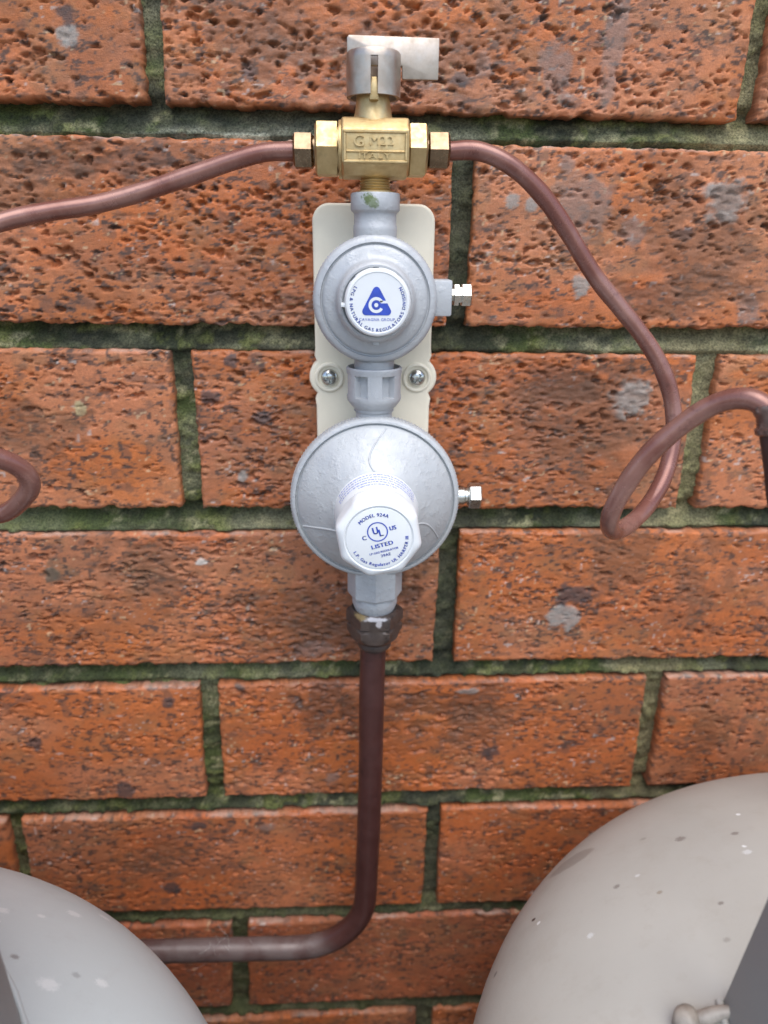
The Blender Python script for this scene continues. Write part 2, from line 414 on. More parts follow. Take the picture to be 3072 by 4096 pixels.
# ------------------------------------------------------------------ the brick wall
# stains of cement, lichen and iron on the visible bricks: x, z, rx, rz, colour key, raise
SPL = [(51.3, 55.9, 11, 12, 'gb', .3), (114.9, 59.8, 8.5, 8, 'lg', .5), (132.5, 15.7, 5.5, 6, 'gb', .2), (55.7, 24, 4.2, 4.5, 'lg', .3), (73.9, 47, 6, 6, 'gb', .2),
       (44.6, 72.6, 3, 4, 'gb', .2), (85.2, -25.6, 8.8, 8.6, 'lg', .6), (63.7, -139.9, 7.8, 7.5, 'lg', .6), (68.4, -126.5, 9, 6.5, 'dk', .2), (-108.7, -25.3, 5.2, 3.6, 'dk', .4),
       (-86.7, -34.4, 5.0, 3.8, 'dk', .4), (-193.5, -113.6, 4.5, 4.5, 'dg', .2), (-143.8, -187.9, 3.3, 3.6, 'dk', .2), (-217.1, -213.7, 4.2, 4.2, 'dk', .2), (-172.2, -245.4, 5, 5.5, 'dk', .2),
       (-56.9, -241.6, 4.8, 3.8, 'gb', .2), (59.8, 120, 5.5, 22, 'gb', .1), (36, 106.6, 6, 10, 'gb', .1), (-153.6, 114.4, 4.5, 4, 'lg', .2), (22.8, 58.2, 3, 3.5, 'lg', .1),
       (30.8, 57, 2.6, 3, 'lg', .1), (8, 108.4, 3, 4.5, 'gb', .2), (-1.4, 102.7, 5, 3.5, 'dk', .1), (-96.8, -62.8, 2.2, 2.4, 'lg', .1), (-168, -30, 2.2, 4.0, 'bf', .3), (-119.8, -106.9, 3.2, 1.8, 'pl', .3),
       (-66.5, -158.4, 10, 5, 'gb', .2), (-98.8, -8.7, 3.2, 2.8, 'dk', .2), (31.4, -225.6, 5.5, 5.5, 'dk', .1), (16.2, -184.8, 6, 1.8, 'lg', .5), (34.3, -121.5, 2, 2.6, 'dk', -.3),
       (-135.5, -272.2, 5.5, 3.2, 'dk', .1), (-96, -274.4, 5.5, 3, 'gb', .2), (-154.3, -320, 6, 5, 'dk', .0), (42.2, 96.2, 5, 3, 'gb', .1), (154, -213, 16, 15, 'bn', .0),
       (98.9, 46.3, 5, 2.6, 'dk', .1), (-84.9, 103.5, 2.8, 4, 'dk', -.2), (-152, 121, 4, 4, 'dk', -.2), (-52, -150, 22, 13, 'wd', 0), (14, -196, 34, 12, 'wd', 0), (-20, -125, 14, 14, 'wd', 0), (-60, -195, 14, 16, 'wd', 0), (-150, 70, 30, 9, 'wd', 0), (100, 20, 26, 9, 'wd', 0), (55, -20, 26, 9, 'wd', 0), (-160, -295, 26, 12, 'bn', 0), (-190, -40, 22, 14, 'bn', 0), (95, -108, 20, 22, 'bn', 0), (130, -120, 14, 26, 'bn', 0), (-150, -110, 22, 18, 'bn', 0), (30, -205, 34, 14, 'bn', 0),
       (-75, -140, 42, 14, 'bn', 0), (60, -40, 40, 22, 'bn', 0), (-190, 60, 40, 16, 'bn', 0), (-70, 118, 35, 16, 'bn', 0), (-20, 112, 26, 14, 'bn', 0), (110, 40, 34, 22, 'bn', 0), (15, 125, 5, 20, 'bn', 0)]
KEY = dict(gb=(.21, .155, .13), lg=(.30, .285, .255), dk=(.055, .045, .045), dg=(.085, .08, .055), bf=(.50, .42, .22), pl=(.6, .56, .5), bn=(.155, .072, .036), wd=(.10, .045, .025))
ORANGE = np.array((.52, .150, .034)); SALMON = np.array((.53, .200, .085)); RED = np.array((.39, .082, .028)); BROWN = np.array((.19, .088, .045))

def clay(x, z, seed, tone, red, brown=0.0):
    """pigment of the brick clay at wall points"""
    f = ss(.35, .65, fbm(x/55, z/34, 11+seed, 4)+tone)
    c = lerp(ORANGE+0*x[..., None], SALMON, f)
    c = lerp(c, RED, np.clip(red+.08+.5*(fbm(x/40, z/26, 31+seed, 4)-.5), 0, 1))
    b = ss(.47, .66, fbm(x/30, z/15, 61+seed, 6, .66)+brown); c = lerp(c, BROWN, b*(.26+1.2*max(brown, 0)))
    b = ss(.50, .66, fbm(x/12+9, z/6, 71+seed, 5, .66)); c = lerp(c, BROWN*.8, b*.24)
    k = ss(.60, .70, fbm(x/6, z/4, 91+seed, 4, .6)); c = lerp(c, np.array((.075, .055, .045)), k*.5)
    g = ss(.56, .72, fbm(x/18+3, z/12, 101+seed, 5, .62)); c = lerp(c, np.array((.26, .17, .075)), g*.20)
    k = ss(.645, .675, fbm(x/2.9, z/1.7, 111+seed, 4, .6)+.22*(fbm(x/24, z/16, 113+seed, 3)-.5)); c = lerp(c, np.array((.045, .033, .028)), k*.8)  # iron specks, sharpened and darkened to paint in the black of shaded pits
    p = ss(.83, .87, vn(x/1.7, z/1.4, 121+seed)*(.72+.28*vn(x/9, z/9, 131+seed))); c = lerp(c, np.array((.55, .38, .22)), p*.7)
    q = ss(.84, .88, vn(x/1.9+40, z/1.5, 141+seed)*(.74+.26*vn(x/11, z/8, 151+seed))); c = lerp(c, np.array((.55, .50, .46)), q*.55)
    return c
def relief(x, z, seed, rough):
    m = ss(.47, .61, fbm(x/34+5, z/18, 171+seed, 4)+rough*.9)          # torn patches; the rest is a flat cut face
    h = .9*(vn(x/60, z/40, 181+seed)-.5)
    h = h+(.08+.24*m)*(fbm(x/7, z/5.0, 201+seed, 5, .7)-.5)
    wx = x+3*(vn(x/5, z/5, 211+seed)-.5); wz = z+1.8*(vn(x/4+9, z/4, 213+seed)-.5)+.1*x
    jit = fbm(x/2.2, z/1.7, 231+seed, 4, .65)-.5
    def pits(sx, sz, sd, dens, rad, dep):
        d, r = worley(wx/sx, wz/sz, sd)
        on = ss(1-dens-.02, 1-dens+.02, r); q = (r-(1-dens))/np.maximum(dens, .02)
        return dep*(.6+.4*q)*ss(-.06, .07, rad*(.45+.55*np.clip(q, 0, 1))-d-.85*jit)*on
    h = h-pits(4.6, 3.1, 221+seed, .05+.23*m, .42, 2.0+.4*m)
    h = h-pits(2.7, 1.9, 241+seed, .06+.18*m, .42, 1.5)
    lump = ss(.62, .76, fbm(wx/3.4+3, wz/2.4, 251+seed, 3, .55)); h = h+.15*m*lump
    cr = np.abs(2*fbm(wx/16, wz/4.2, 261+seed, 4)-1)
    h = h-1.2*ss(.035, .0, cr)*ss(.54, .70, fbm(x/22, z/14, 281+seed, 2)+.08*m)
    return h

wall = thing('brick_wall', (0, 0, -GZ), 'rough red clay brick wall with mossy recessed joints behind the gas fittings', 'wall')
BWALL = np.array((0, 0, -GZ))

def grid_mesh(name, X, Y, Z, C, mat, parent, faces=None):
    nz, nx = X.shape
    co = np.stack([X, Y, Z], -1).reshape(-1, 3)
    if faces is None:
        i = np.arange((nz-1)*(nx-1)); r = i//(nx-1); c = i % (nx-1); a = r*nx+c
        faces = np.stack([a, a+1, a+nx+1, a+nx], 1)
    return co, C.reshape(-1, 3), faces

def make_brick(x0t, x1t, x0b, x1b, zt0, zt1, zb0, zb1, step, seed, rough, tone, red, fine, brown=0.0):
    """four measured corners -> one brick with a torn face, ragged arrises and sides running back into the wall"""
    w = x1t-x0t; h = zt0-zb0
    nx = max(6, int(w/step)); nz = max(4, int(h/(step*.58 if fine else step)))
    s = np.linspace(0, 1, nx+1); t = np.linspace(0, 1, nz+1)
    if fine:  # denser at the arrises
        def dens(u, n, L):
            e = np.array([0, .5, 1.1])/L; return np.concatenate([e, np.linspace(1.8/L, 1-1.8/L, n-5), 1-e[::-1]])
        s = dens(s, nx+1, w); t = dens(t, nz+1, h)
    Sg, Tg = np.meshgrid(s, t)
    X = (x0b*(1-Sg)+x1b*Sg)*(1-Tg)+(x0t*(1-Sg)+x1t*Sg)*Tg
    Z = (zb0*(1-Sg)+zb1*Sg)*(1-Tg)+(zt0*(1-Sg)+zt1*Sg)*Tg
    dl = Sg*w; dr = (1-Sg)*w; db = Tg*h; dt = (1-Tg)*h
    def rag(u, sd, amp): return amp*np.maximum(0, fbm(u/7, u*0+sd*3.1, 301+sd, 4, .7)*2-.72)
    fall = lambda d: np.exp(-np.maximum(d, 0)/3.0)
    sd = seed % 13
    X = X+rag(Z+seed*31, sd, 1.1)*fall(dl)-rag(Z-seed*17, sd+1, 1.1)*fall(dr)
    Z = Z+rag(X+seed*23, sd+2, 2.1)*fall(db)-rag(X-seed*11, sd+3, 1.2)*fall(dt)
    H = relief(X+seed*41, Z+seed*29, sd, rough) if step < 4 else 0*X
    d = np.minimum(np.minimum(dl, dr), np.minimum(db, dt))
    H = H*ss(-.5, 2, d)-1.5*ss(1.5, 0, d)*(.35+.65*vn(X/5+3, Z/5, 330+sd))
    H = H+np.where(d < 5, (fbm(X/3.2, Z/2.6, 340+sd, 3)-.5)*1.2*ss(5, 0, d), 0)
    C = clay(X+seed*57, Z+seed*13, sd, tone, red, brown)
    if fine:
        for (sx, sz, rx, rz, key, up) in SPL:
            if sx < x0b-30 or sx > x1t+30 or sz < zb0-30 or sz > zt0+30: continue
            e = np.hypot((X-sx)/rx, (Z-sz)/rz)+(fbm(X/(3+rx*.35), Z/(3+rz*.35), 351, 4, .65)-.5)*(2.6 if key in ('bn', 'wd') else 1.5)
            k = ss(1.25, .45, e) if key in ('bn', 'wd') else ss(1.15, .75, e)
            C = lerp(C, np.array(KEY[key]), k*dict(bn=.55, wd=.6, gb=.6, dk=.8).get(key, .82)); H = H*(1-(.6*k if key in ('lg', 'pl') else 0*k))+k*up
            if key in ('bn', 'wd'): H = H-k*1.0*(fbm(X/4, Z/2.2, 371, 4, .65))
    # pale wet highlight painted along parts of the top arrises
    glint = ss(.50, .66, fbm(X/20, X*0+seed, 361, 4, .65))*ss(1.3, .1, dt); C = lerp(C, np.array((.46, .38, .32)), glint*.4)
    wet = ss(.42, .60, fbm(X/26, X*0+seed*1.7, 365, 4, .6))*ss(2.4, .8, dt)+.8*ss(.60, .68, fbm(X/3.5, Z/2.2, 367, 3))*ss(110, 40, np.hypot((X+36)*1.0, (Z+60)*.45)); wet = np.clip(wet, 0, 1)
    Y = -H
    nzv, nxv = X.shape
    # skirt: two more rings behind the edge
    co = np.stack([X, Y, Z], -1).reshape(-1, 3); cc = C.reshape(-1, 3)
    i = np.arange((nzv-1)*(nxv-1)); r = i//(nxv-1); c = i % (nxv-1); a = r*nxv+c
    fs = [np.stack([a, a+1, a+nxv+1, a+nxv], 1)]
    ring = np.concatenate([np.arange(nxv), np.arange(1, nzv)*nxv+nxv-1, (nzv-1)*nxv+np.arange(nxv-2, -1, -1), np.arange(nzv-2, 0, -1)*nxv])
    prev = ring; n = len(ring)
    rc = cc[ring]; kk = 31; rc = np.stack([np.convolve(np.concatenate([rc[-kk:, j], rc[:, j], rc[:kk, j]]), np.ones(kk)/kk, 'same')[kk:-kk] for j in range(3)], 1)
    rc = rc*(.7+.6*np.random.default_rng(seed+5).random((n, 1)))
    for yb in (5.0, 22.0):
        q = co[ring].copy(); q[:, 1] = yb+(np.random.default_rng(seed).random(n)-.5)*(1.0 if yb < 10 and step < 4 else 0)
        base = len(co); co = np.concatenate([co, q]); cc = np.concatenate([cc, rc])
        cur = base+np.arange(n); nx2 = np.roll(cur, -1); pv2 = np.roll(prev, -1)
        fs.append(np.stack([prev, cur, nx2, pv2], 1)); prev = cur
    F = np.concatenate(fs)
    al = np.concatenate([wet.ravel(), np.zeros(len(co)-wet.size)])[:, None]
    me = bpy.data.meshes.new('brick')
    ctr = np.array([(x0b+x1t)/2, 0.0, (zb0+zt0)/2])
    me.from_pydata(((co-ctr)*S).tolist(), [], F.tolist())
    at_ = me.attributes.new('pigment', 'FLOAT_COLOR', 'POINT')
    at_.data.foreach_set('color', np.concatenate([cc, al], 1).astype(np.float32).ravel())
    me.polygons.foreach_set('use_smooth', [True]*len(me.polygons)); me.update()
    me.materials.append(MAT['brick'])
    o = bpy.data.objects.new('brick', me); COL.objects.link(o); o.parent = wall
    o.location = tuple((ctr-BWALL)*S)
    return o

# measured rows: top line a+b*x, bottom line a+b*x, joints (left edge top, right edge top, left edge bottom, right edge bottom)
ROWS = {
 0: dict(t=(166.0, -.012), b=(90.43, -.0102), j=[(-124.4, -116.8, -125.4, -118.4), (114.0, 121.7, 114.3, 122.0)]),
 1: dict(t=(79.79, -.0046), b=(6.17, -.0029), j=[(-2.6, 6.7, -3.0, 5.3)]),
 2: dict(t=(-4.61, -.0053), b=(-79.9, -.0066), j=[(-125.4, -116.9, -126.4, -117.1), (113.2, 124.6, 115.8, 125.3)]),
 3: dict(t=(-91.64, -.0028), b=(-166.37, -.0036), j=[(-1.4, 7.7, -3.0, 7.8)]),
 4: dict(t=(-178.1, .0030), b=(-252.64, .0008), j=[(-126.9, -117.2, -128.8, -118.4), (114.7, 125.2, 115.3, 125.5)]),
 5: dict(t=(-265.17, .0003), b=(-339.16, -.0066), j=[(-241.7, -233.5, -243.0, -234.5), (-2.5, 5.2, -3.8, 4.8)]),
 6: dict(t=(-348.58, .0095), b=(-421.67, .0087), j=[(-120.8, -110.9, -125.4, -114.2)]),
 7: dict(t=(-433.2, .012), b=(-507.5, .004), j=[(-4.9, 6.5, -5.4, 5.5)]),
}
XMIN, XMAX = -985.0, 985.0
rng = random.Random(5)
VIS = {}
JOINTS = []        # for the mortar's pigment
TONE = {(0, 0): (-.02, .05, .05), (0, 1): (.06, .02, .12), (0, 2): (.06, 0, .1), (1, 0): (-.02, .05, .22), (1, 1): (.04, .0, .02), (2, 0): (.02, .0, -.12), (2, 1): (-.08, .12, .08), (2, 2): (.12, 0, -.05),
        (3, 0): (-.03, .12, .06), (3, 1): (-.06, .10, -.06), (4, 0): (-.06, .14, -.12), (4, 1): (-.10, .18, .02), (4, 2): (0, .12, -.1), (5, 0): (0, .2, -.1), (5, 1): (-.05, .26, -.14), (5, 2): (-.08, .28, -.12), (6, 0): (0, .5, -.15), (6, 1): (0, .5, -.15)}  # lowest rows: damp red clay, with the shade down there put into its colour
BRN = {(0, 0): .10, (0, 1): .05, (0, 2): -.06, (1, 0): .08, (1, 1): .02, (2, 0): .0, (2, 1): .08, (2, 2): -.08, (3, 0): .09, (3, 1): .03, (4, 0): -.06, (4, 1): .05, (4, 2): .02, (5, 0): .0, (5, 1): .06, (5, 2): .0, (6, 0): .05, (6, 1): .08}
for row in range(-11, 15):
    if row in ROWS:
        R = ROWS[row]; js = list(R['j']); t = R['t']; b = R['b']
    else:
        if row < 0: t = (166.0-86*row, -.012 if row > -3 else 0.0); b = (90.4-86*row, -.010 if row > -3 else 0.0)
        else: t = (-433.2-86*(row-7), 0.0); b = (-507.5-86*(row-7), 0.0)
        k = (row % 2)*120.0-120.0; o_ = rng.uniform(-2, 2)
        js = [(k-4.8+o_, k+4.8+o_, k-4.8+o_, k+4.8+o_)]
    js.sort()
    while js[0][0] > XMIN+60:
        g = rng.uniform(238.5, 241.5); js.insert(0, tuple(v-g for v in js[0]))
    while js[-1][0] < XMAX-60:
        g = rng.uniform(238.5, 241.5); js.append(tuple(v+g for v in js[-1]))
    for j in js: JOINTS.append((row, (j[0]+j[1]+j[2]+j[3])/4, b[0], t[0]))
    for i in range(len(js)-1):
        L, Rr = js[i], js[i+1]
        x0t, x1t, x0b, x1b = L[1], Rr[0], L[3], Rr[2]
        cx = (x0t+x1t)/2; cz = (t[0]+b[0])/2
        near = abs(cx) < 285 and -480 < cz < 185
        mid = abs(cx) < 560 and -620 < cz < 420
        step = .95 if near else (2.2 if mid else 9.0)
        key = None
        if row in ROWS:
            idx = sum(1 for j in ROWS[row]['j'] if j[0] < cx); key = (row, idx)
        rough, tone, red = (0, 0, 0)
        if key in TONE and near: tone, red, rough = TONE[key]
        else: tone, red, rough = rng.uniform(-.08, .1), rng.uniform(0, .15), rng.uniform(-.1, .12)
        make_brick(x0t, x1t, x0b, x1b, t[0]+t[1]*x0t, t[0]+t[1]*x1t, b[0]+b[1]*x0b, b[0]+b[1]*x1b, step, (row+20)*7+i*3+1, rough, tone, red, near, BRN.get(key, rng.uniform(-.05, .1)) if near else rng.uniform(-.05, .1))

# mortar: one raked bed behind the bricks, kept only where a joint shows
def mortar_patch(x0, x1, z0, z1, st):
    xs = np.arange(x0, x1+st*.5, st); zs = np.arange(z0, z1+st*.5, st)
    X, Z = np.meshgrid(xs, zs)
    Y = 6.6+1.0*(fbm(X/18, Z/18, 401, 3)-.5)*2-2.0*(fbm(X/4.2, Z/3.0, 411, 4, .62)-.5)-2.2*ss(.54, .70, fbm(X/10, Z/6, 461, 5, .66))
    fr = (((Z-86.0+5.0) % 86.0)-5.0)/5.5     # slumped beds: deep under the brick above, proud on the brick below
    Y = Y+4.0*np.clip(fr, -1.1, 1.1)*ss(1.9, 1.2, np.abs(fr))
    moss = np.array((.075, .098, .036)); grey = np.array((.155, .158, .115)); pale = np.array((.34, .32, .22)); black = np.array((.034, .038, .030)); tan = np.array((.29, .25, .165)); lime = np.array((.15, .165, .055))
    C = lerp(moss+0*X[..., None], grey, ss(.46, .60, fbm(X/26, Z/16, 431, 5, .65)))
    C = lerp(C, black, ss(.50, .62, fbm(X/20+9, Z/11, 441, 5, .65))*.8)
    C = lerp(C, pale, ss(.56, .64, fbm(X/8, Z/4, 451, 5, .66))*.95)
    C = lerp(C, lime, ss(.54, .64, fbm(X/10, Z/6, 461, 5, .66))*.75)
    zn = fbm(X/75+4, Z/45, 491, 3); C = lerp(C, np.array((.235, .225, .185)), ss(.53, .64, zn)*(.10+.6*fbm(X/7, Z/4, 493, 4, .65))); C = lerp(C, black, ss(.50, .40, zn)*ss(.42, .58, fbm(X/14, Z/7, 495, 4, .65))*.75)
    # the joint over the left pipe is greyer, with lime; the perpends by the valve are wet and dark; those to the right dry and tan
    k = ss(40, 12, np.abs(Z-86))*ss(-150, -70, X)*ss(20, -40, X); C = lerp(C, np.array((.13, .132, .125)), k*.7)
    k = k*ss(.50, .62, fbm(X/12, Z/3, 471, 3))*ss(86, 81, Z); C = lerp(C, np.array((.55, .55, .54)), k)
    k = ss(24, 10, np.abs(X-1))*ss(-350, -330, Z)*ss(90, 70, Z); C = lerp(C, black*1.1, k*.72)
    k = ss(30, 15, np.abs(X-118))*ss(-270, -255, Z); C = lerp(C, tan, k*(.35+.5*fbm(X/9, Z/9, 481, 3)))
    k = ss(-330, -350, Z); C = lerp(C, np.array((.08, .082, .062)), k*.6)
    k = ss(-60, -160, X)*ss(-60, -100, Z); C = lerp(C, np.array((.085, .105, .045)), k*.35)
    C = C*np.array((.90, .93, .80))
    return X, Y, Z, C
MX0, MX1, MZ0, MZ1, MST = -430.0, 430.0, -505.0, 250.0, 1.4
X, Y, Z, C = mortar_patch(MX0, MX1, MZ0, MZ1, MST)
def joint_mask(X, Z, grow):
    m = np.zeros(X.shape, bool)
    for row in range(-12, 15):
        if row in ROWS: t, b, = ROWS[row]['t'], ROWS[row]['b']
        elif row < 0: t = (166.0-86*row, -.012 if row > -3 else 0.0); b = (90.4-86*row, -.010 if row > -3 else 0.0)
        else: t = (-433.2-86*(row-7), 0.0); b = (-507.5-86*(row-7), 0.0)
        nxt = row+1
        if nxt in ROWS: t2 = ROWS[nxt]['t']
        elif nxt < 0: t2 = (166.0-86*nxt, -.012 if nxt > -3 else 0.0)
        else: t2 = (-433.2-86*(nxt-7), 0.0)
        m |= (Z < b[0]+b[1]*X+grow) & (Z > t2[0]+t2[1]*X-grow)
    for row, jx, zb, zt in JOINTS:
        m |= (np.abs(X-jx) < 6.5+grow) & (Z > zb-4) & (Z < zt+4)
    return m
def mortar_mesh(name, X, Y, Z, C, keep):
    nz, nx = X.shape
    i = np.arange((nz-1)*(nx-1)); r = i//(nx-1); c = i % (nx-1); a = r*nx+c
    F = np.stack([a, a+1, a+nx+1, a+nx], 1)
    F = F[keep.ravel()[F].any(1)]
    used = np.unique(F); mp = np.full(X.size, -1); mp[used] = np.arange(len(used)); F = mp[F]
    co = np.stack([X, Y, Z], -1).reshape(-1, 3)[used]; cc = C.reshape(-1, 3)[used]
    me = bpy.data.meshes.new(name); me.from_pydata(((co-BWALL)*S).tolist(), [], F.tolist())
    at_ = me.attributes.new('pigment', 'FLOAT_COLOR', 'POINT')
    at_.data.foreach_set('color', np.concatenate([cc, np.ones((len(cc), 1))], 1).astype(np.float32).ravel())
    me.polygons.foreach_set('use_smooth', [True]*len(me.polygons)); me.update(); me.materials.append(MAT['mortar'])
    o = bpy.data.objects.new(name, me); COL.objects.link(o); o.parent = wall; return o
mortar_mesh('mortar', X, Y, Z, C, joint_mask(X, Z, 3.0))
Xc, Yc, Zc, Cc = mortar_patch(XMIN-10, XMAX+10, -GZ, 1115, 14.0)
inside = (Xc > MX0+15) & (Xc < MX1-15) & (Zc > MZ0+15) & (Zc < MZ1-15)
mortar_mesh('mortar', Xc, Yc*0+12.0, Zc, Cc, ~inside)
core = MB(); core.box(XMIN-5, XMAX+5, 15, 110, -GZ, 1110)
core.build('wall_core', plain('wall_core', (.16, .15, .13), .9), wall, smooth=0)

# ------------------------------------------------------------------ print (flat lettering)
_CH = {}
def glyph(ch):
    if ch in _CH: return _CH[ch]
    cu = bpy.data.curves.new('glyph', 'FONT'); cu.body = ch; cu.size = 1.0; cu.resolution_u = 3
    ob = bpy.data.objects.new('glyph', cu); COL.objects.link(ob)
    dg = bpy.context.evaluated_depsgraph_get(); dg.update()
    me = bpy.data.meshes.new_from_object(ob.evaluated_get(dg))
    v = np.array([p.co[:2] for p in me.vertices]) if len(me.vertices) else np.zeros((0, 2)); f = [tuple(p.vertices) for p in me.polygons]
    w = (v[:, 0].max() if len(v) else .3)
    bpy.data.objects.remove(ob, do_unlink=True); bpy.data.curves.remove(cu); bpy.data.meshes.remove(me)
    _CH[ch] = (v, f, w); return _CH[ch]
def text_line(mb, txt, c, size, rot, y, sx=1.0, bold=0.0, y2=None):
    """flat text centred on c = (x, z), rotated by rot in the plane facing -y"""
    gl = [glyph(ch) for ch in txt]; adv = [(g[2]+.09 if ch != ' ' else .32) for g, ch in zip(gl, txt)]
    tot = sum(adv); u = -tot/2; ca, sa = math.cos(rot), math.sin(rot)
    for (v, f, w), a in zip(gl, adv):
        if len(v):
            p = np.stack([(v[:, 0]+u)*size*sx, (v[:, 1]-.35)*size], 1)
            for dx in ((0,) if not bold else (-bold, bold)):
                q = [(c[0]+(a_+dx)*ca-b_*sa, y, c[1]+(a_+dx)*sa+b_*ca) for a_, b_ in p]
                mb.add(q, f)
        u += a
def text_arc(mb, txt, c, R, size, mid, y, bottom=False, bold=0.0, spread=1.0):
    """text along a circle about c, its middle at angle mid; bottom = reads along the lower arc"""
    gl = [glyph(ch) for ch in txt]; adv = [(g[2]+.10 if ch != ' ' else .34)*spread for g, ch in zip(gl, txt)]
    tot = sum(adv)*size; u = -tot/2
    for (v, f, w), a in zip(gl, adv):
        m = u+w*size/2
        th = mid-m/R if not bottom else mid+m/R
        rot = th-math.pi/2 if not bottom else th+math.pi/2
        ca, sa = math.cos(rot), math.sin(rot); px, pz = c[0]+R*math.cos(th), c[1]+R*math.sin(th)
        if len(v):
            for dx in ((0,) if not bold else (-bold, bold)):
                mb.add([(px+((x_-w/2)*size+dx)*ca-((z_-.35)*size)*sa, y, pz+((x_-w/2)*size+dx)*sa+((z_-.35)*size)*ca) for x_, z_ in v], f)
        u += a*size
def ring_seg(mb, c, r0, r1, a0, a1, y, n=40):
    vs = []; fs = []
    for i in range(n+1):
        a = a0+(a1-a0)*i/n
        vs += [(c[0]+r0*math.cos(a), y, c[1]+r0*math.sin(a)), (c[0]+r1*math.cos(a), y, c[1]+r1*math.sin(a))]
    for i in range(n): fs.append((2*i, 2*i+1, 2*i+3, 2*i+2))
    mb.add(vs, fs)
def round_poly(pts, r, n=6):
    out = []; m = len(pts)
    for i in range(m):
        p = np.array(pts[i]); a = np.array(pts[i-1])-p; b = np.array(pts[(i+1) % m])-p
        a /= np.linalg.norm(a); b /= np.linalg.norm(b); ang = math.acos(np.clip(a@b, -1, 1)); d = r/math.tan(ang/2)
        c = p+(a+b)/np.linalg.norm(a+b)*r/math.sin(ang/2); s0 = p+a*d-c; s1 = p+b*d-c
        a0 = math.atan2(s0[1], s0[0]); a1 = math.atan2(s1[1], s1[0]); da = (a1-a0+math.pi) % (2*math.pi)-math.pi
        for k in range(n+1): t = a0+da*k/n; out.append((c[0]+r*math.cos(t), c[1]+r*math.sin(t)))
    return out

# ------------------------------------------------------------------ mounting plate
AX = -36.0; AY = -28.0         # vertical axis of the regulator train
pl = thing('mounting_plate', (AX, 0, -80), 'cream plastic mounting plate with rounded corners screwed to the brick wall', 'plate')
def plate_outline():
    x0, x1, z0, z1, r = -61.0, -10.6, -82.0, 56.2, 7.0
    pts = []
    def arc(cx, cz, R, a0, a1, n=8):
        for k in range(n+1):
            a = math.radians(a0+(a1-a0)*k/n); pts.append((cx+R*math.cos(a), cz+R*math.sin(a)))
    arc(x1-r, z1-r, r, 90, 0)
    # right ear
    er, ez = 8.8, -14.2
    pts.append((x1, ez+12.5)); pts.append((x1+.4, ez+9.4)); arc(-16.6, ez, er, 52, -52, 12); pts.append((x1+.4, ez-9.4)); pts.append((x1, ez-12.5))
    arc(x1-r, z0+r, r, 0, -90); arc(x0+r, z0+r, r, -90, -180)
    pts.append((x0, ez-12.5)); pts.append((x0-.4, ez-9.4)); arc(-55.0, ez, er, 232, 128, 12); pts.append((x0-.4, ez+9.4)); pts.append((x0, ez+12.5))
    arc(x0+r, z1-r, r, 180, 90)
    return pts
po = plate_outline()
mb = MB(); mb.prism(po, -1.0, -10.0, bev=1.3, seg=3, only='caps'); mb.build('plate', MAT['cream'], pl)
rimp = []
mb = MB()
n = len(po); cx, cz = AX, -12
def inset(p, d):
    out = []
    for i in range(len(p)):
        a = np.array(p[i-1]); b = np.array(p[(i+1) % len(p)]); t = b-a; t /= (np.linalg.norm(t)+1e-9); nn = np.array((t[1], -t[0])); out.append(np.array(p[i])+nn*d)
    return out
sgn = 1 if np.linalg.norm(inset(po, 1)[0]-np.array((AX, 0))) < np.linalg.norm(np.array(po[0])-np.array((AX, 0))) else -1
ins = inset(po, sgn*1.5)


for sx in (-55.0, -16.6):
    mb = MB(); mb.lathe([(4.7, 9.9), (4.9, 10.7), (5.6, 11.0), (6.3, 10.7), (6.6, 9.8)], (sx, 0, -14.2), '-y', 40, close=False)
    mb.build('boss', MAT['cream'], pl, smooth=60)
for q, (sx, a0) in enumerate(((-55.0, .35), (-16.6, .9))):
    mb = MB(); vs = []; fs = []; nr, ns = 14, 48
    for i in range(nr+1):
        r = 3.7*i/nr
        for k in range(ns):
            a = 2*math.pi*k/ns; u, w = r*math.cos(a), r*math.sin(a)
            cu, su = u*math.cos(a0)+w*math.sin(a0), -u*math.sin(a0)+w*math.cos(a0)
            y = 10.2+2.4*math.sqrt(max(0, 1-(r/3.75)**2))
            if (abs(cu) < .55 and abs(su) < 2.1) or (abs(su) < .55 and abs(cu) < 2.1): y -= 1.5
            vs.append((sx+u, -y, -14.2+w))
    for i in range(nr):
        for k in range(ns): k2 = (k+1) % ns; fs.append((i*ns+k, i*ns+k2, (i+1)*ns+k2, (i+1)*ns+k))
    mb.add(vs, fs); mb.build('screw', MAT['screw'], pl, smooth=50, recalc=False)

# ------------------------------------------------------------------ upper regulator
C1 = (AX, 20.0)
r1 = thing('gas_regulator', (AX, AY, -6), 'small silver round gas regulator with blue triangle logo on its white cap', 'regulator', 'silver gas regulators on the cream plate')
mb = MB()
mb.lathe([(0, 11), (17, 11), (21, 14), (22.2, 18), (22.4, 25), (23.4, 26.5), (24.1, 28.5), (24.2, 35.2), (23.6, 36.6), (22.6, 37.3), (21.4, 37.6), (21.0, 36.7), (20.6, 36.6), (20.2, 37.7), (19.4, 38.3), (17.2, 38.8), (15.9, 39.4), (15.2, 40.4), (14.9, 43.6), (14.4, 45.0), (13.5, 45.7), (12.8, 45.5), (12.45, 44.9), (12.4, 44.0), (0, 44.0)],
         (C1[0], 0, C1[1]), '-y', 72)
mb.build('body', MAT['silver'], r1, smooth=40)
mb = MB()   # knurl of fine teeth round the rim
for k in range(96):
    a = 2*math.pi*k/96; ca, sa = math.cos(a), math.sin(a)
    p = [(C1[0]+(24.0+dr)*ca-dt*sa, y, C1[1]+(24.0+dr)*sa+dt*ca) for y in (-29.2, -34.6) for dr, dt in ((0, -.5), (.45, 0), (0, .5))]
    mb.add(p, [(0, 1, 4, 3), (1, 2, 5, 4), (0, 2, 1), (3, 4, 5)])
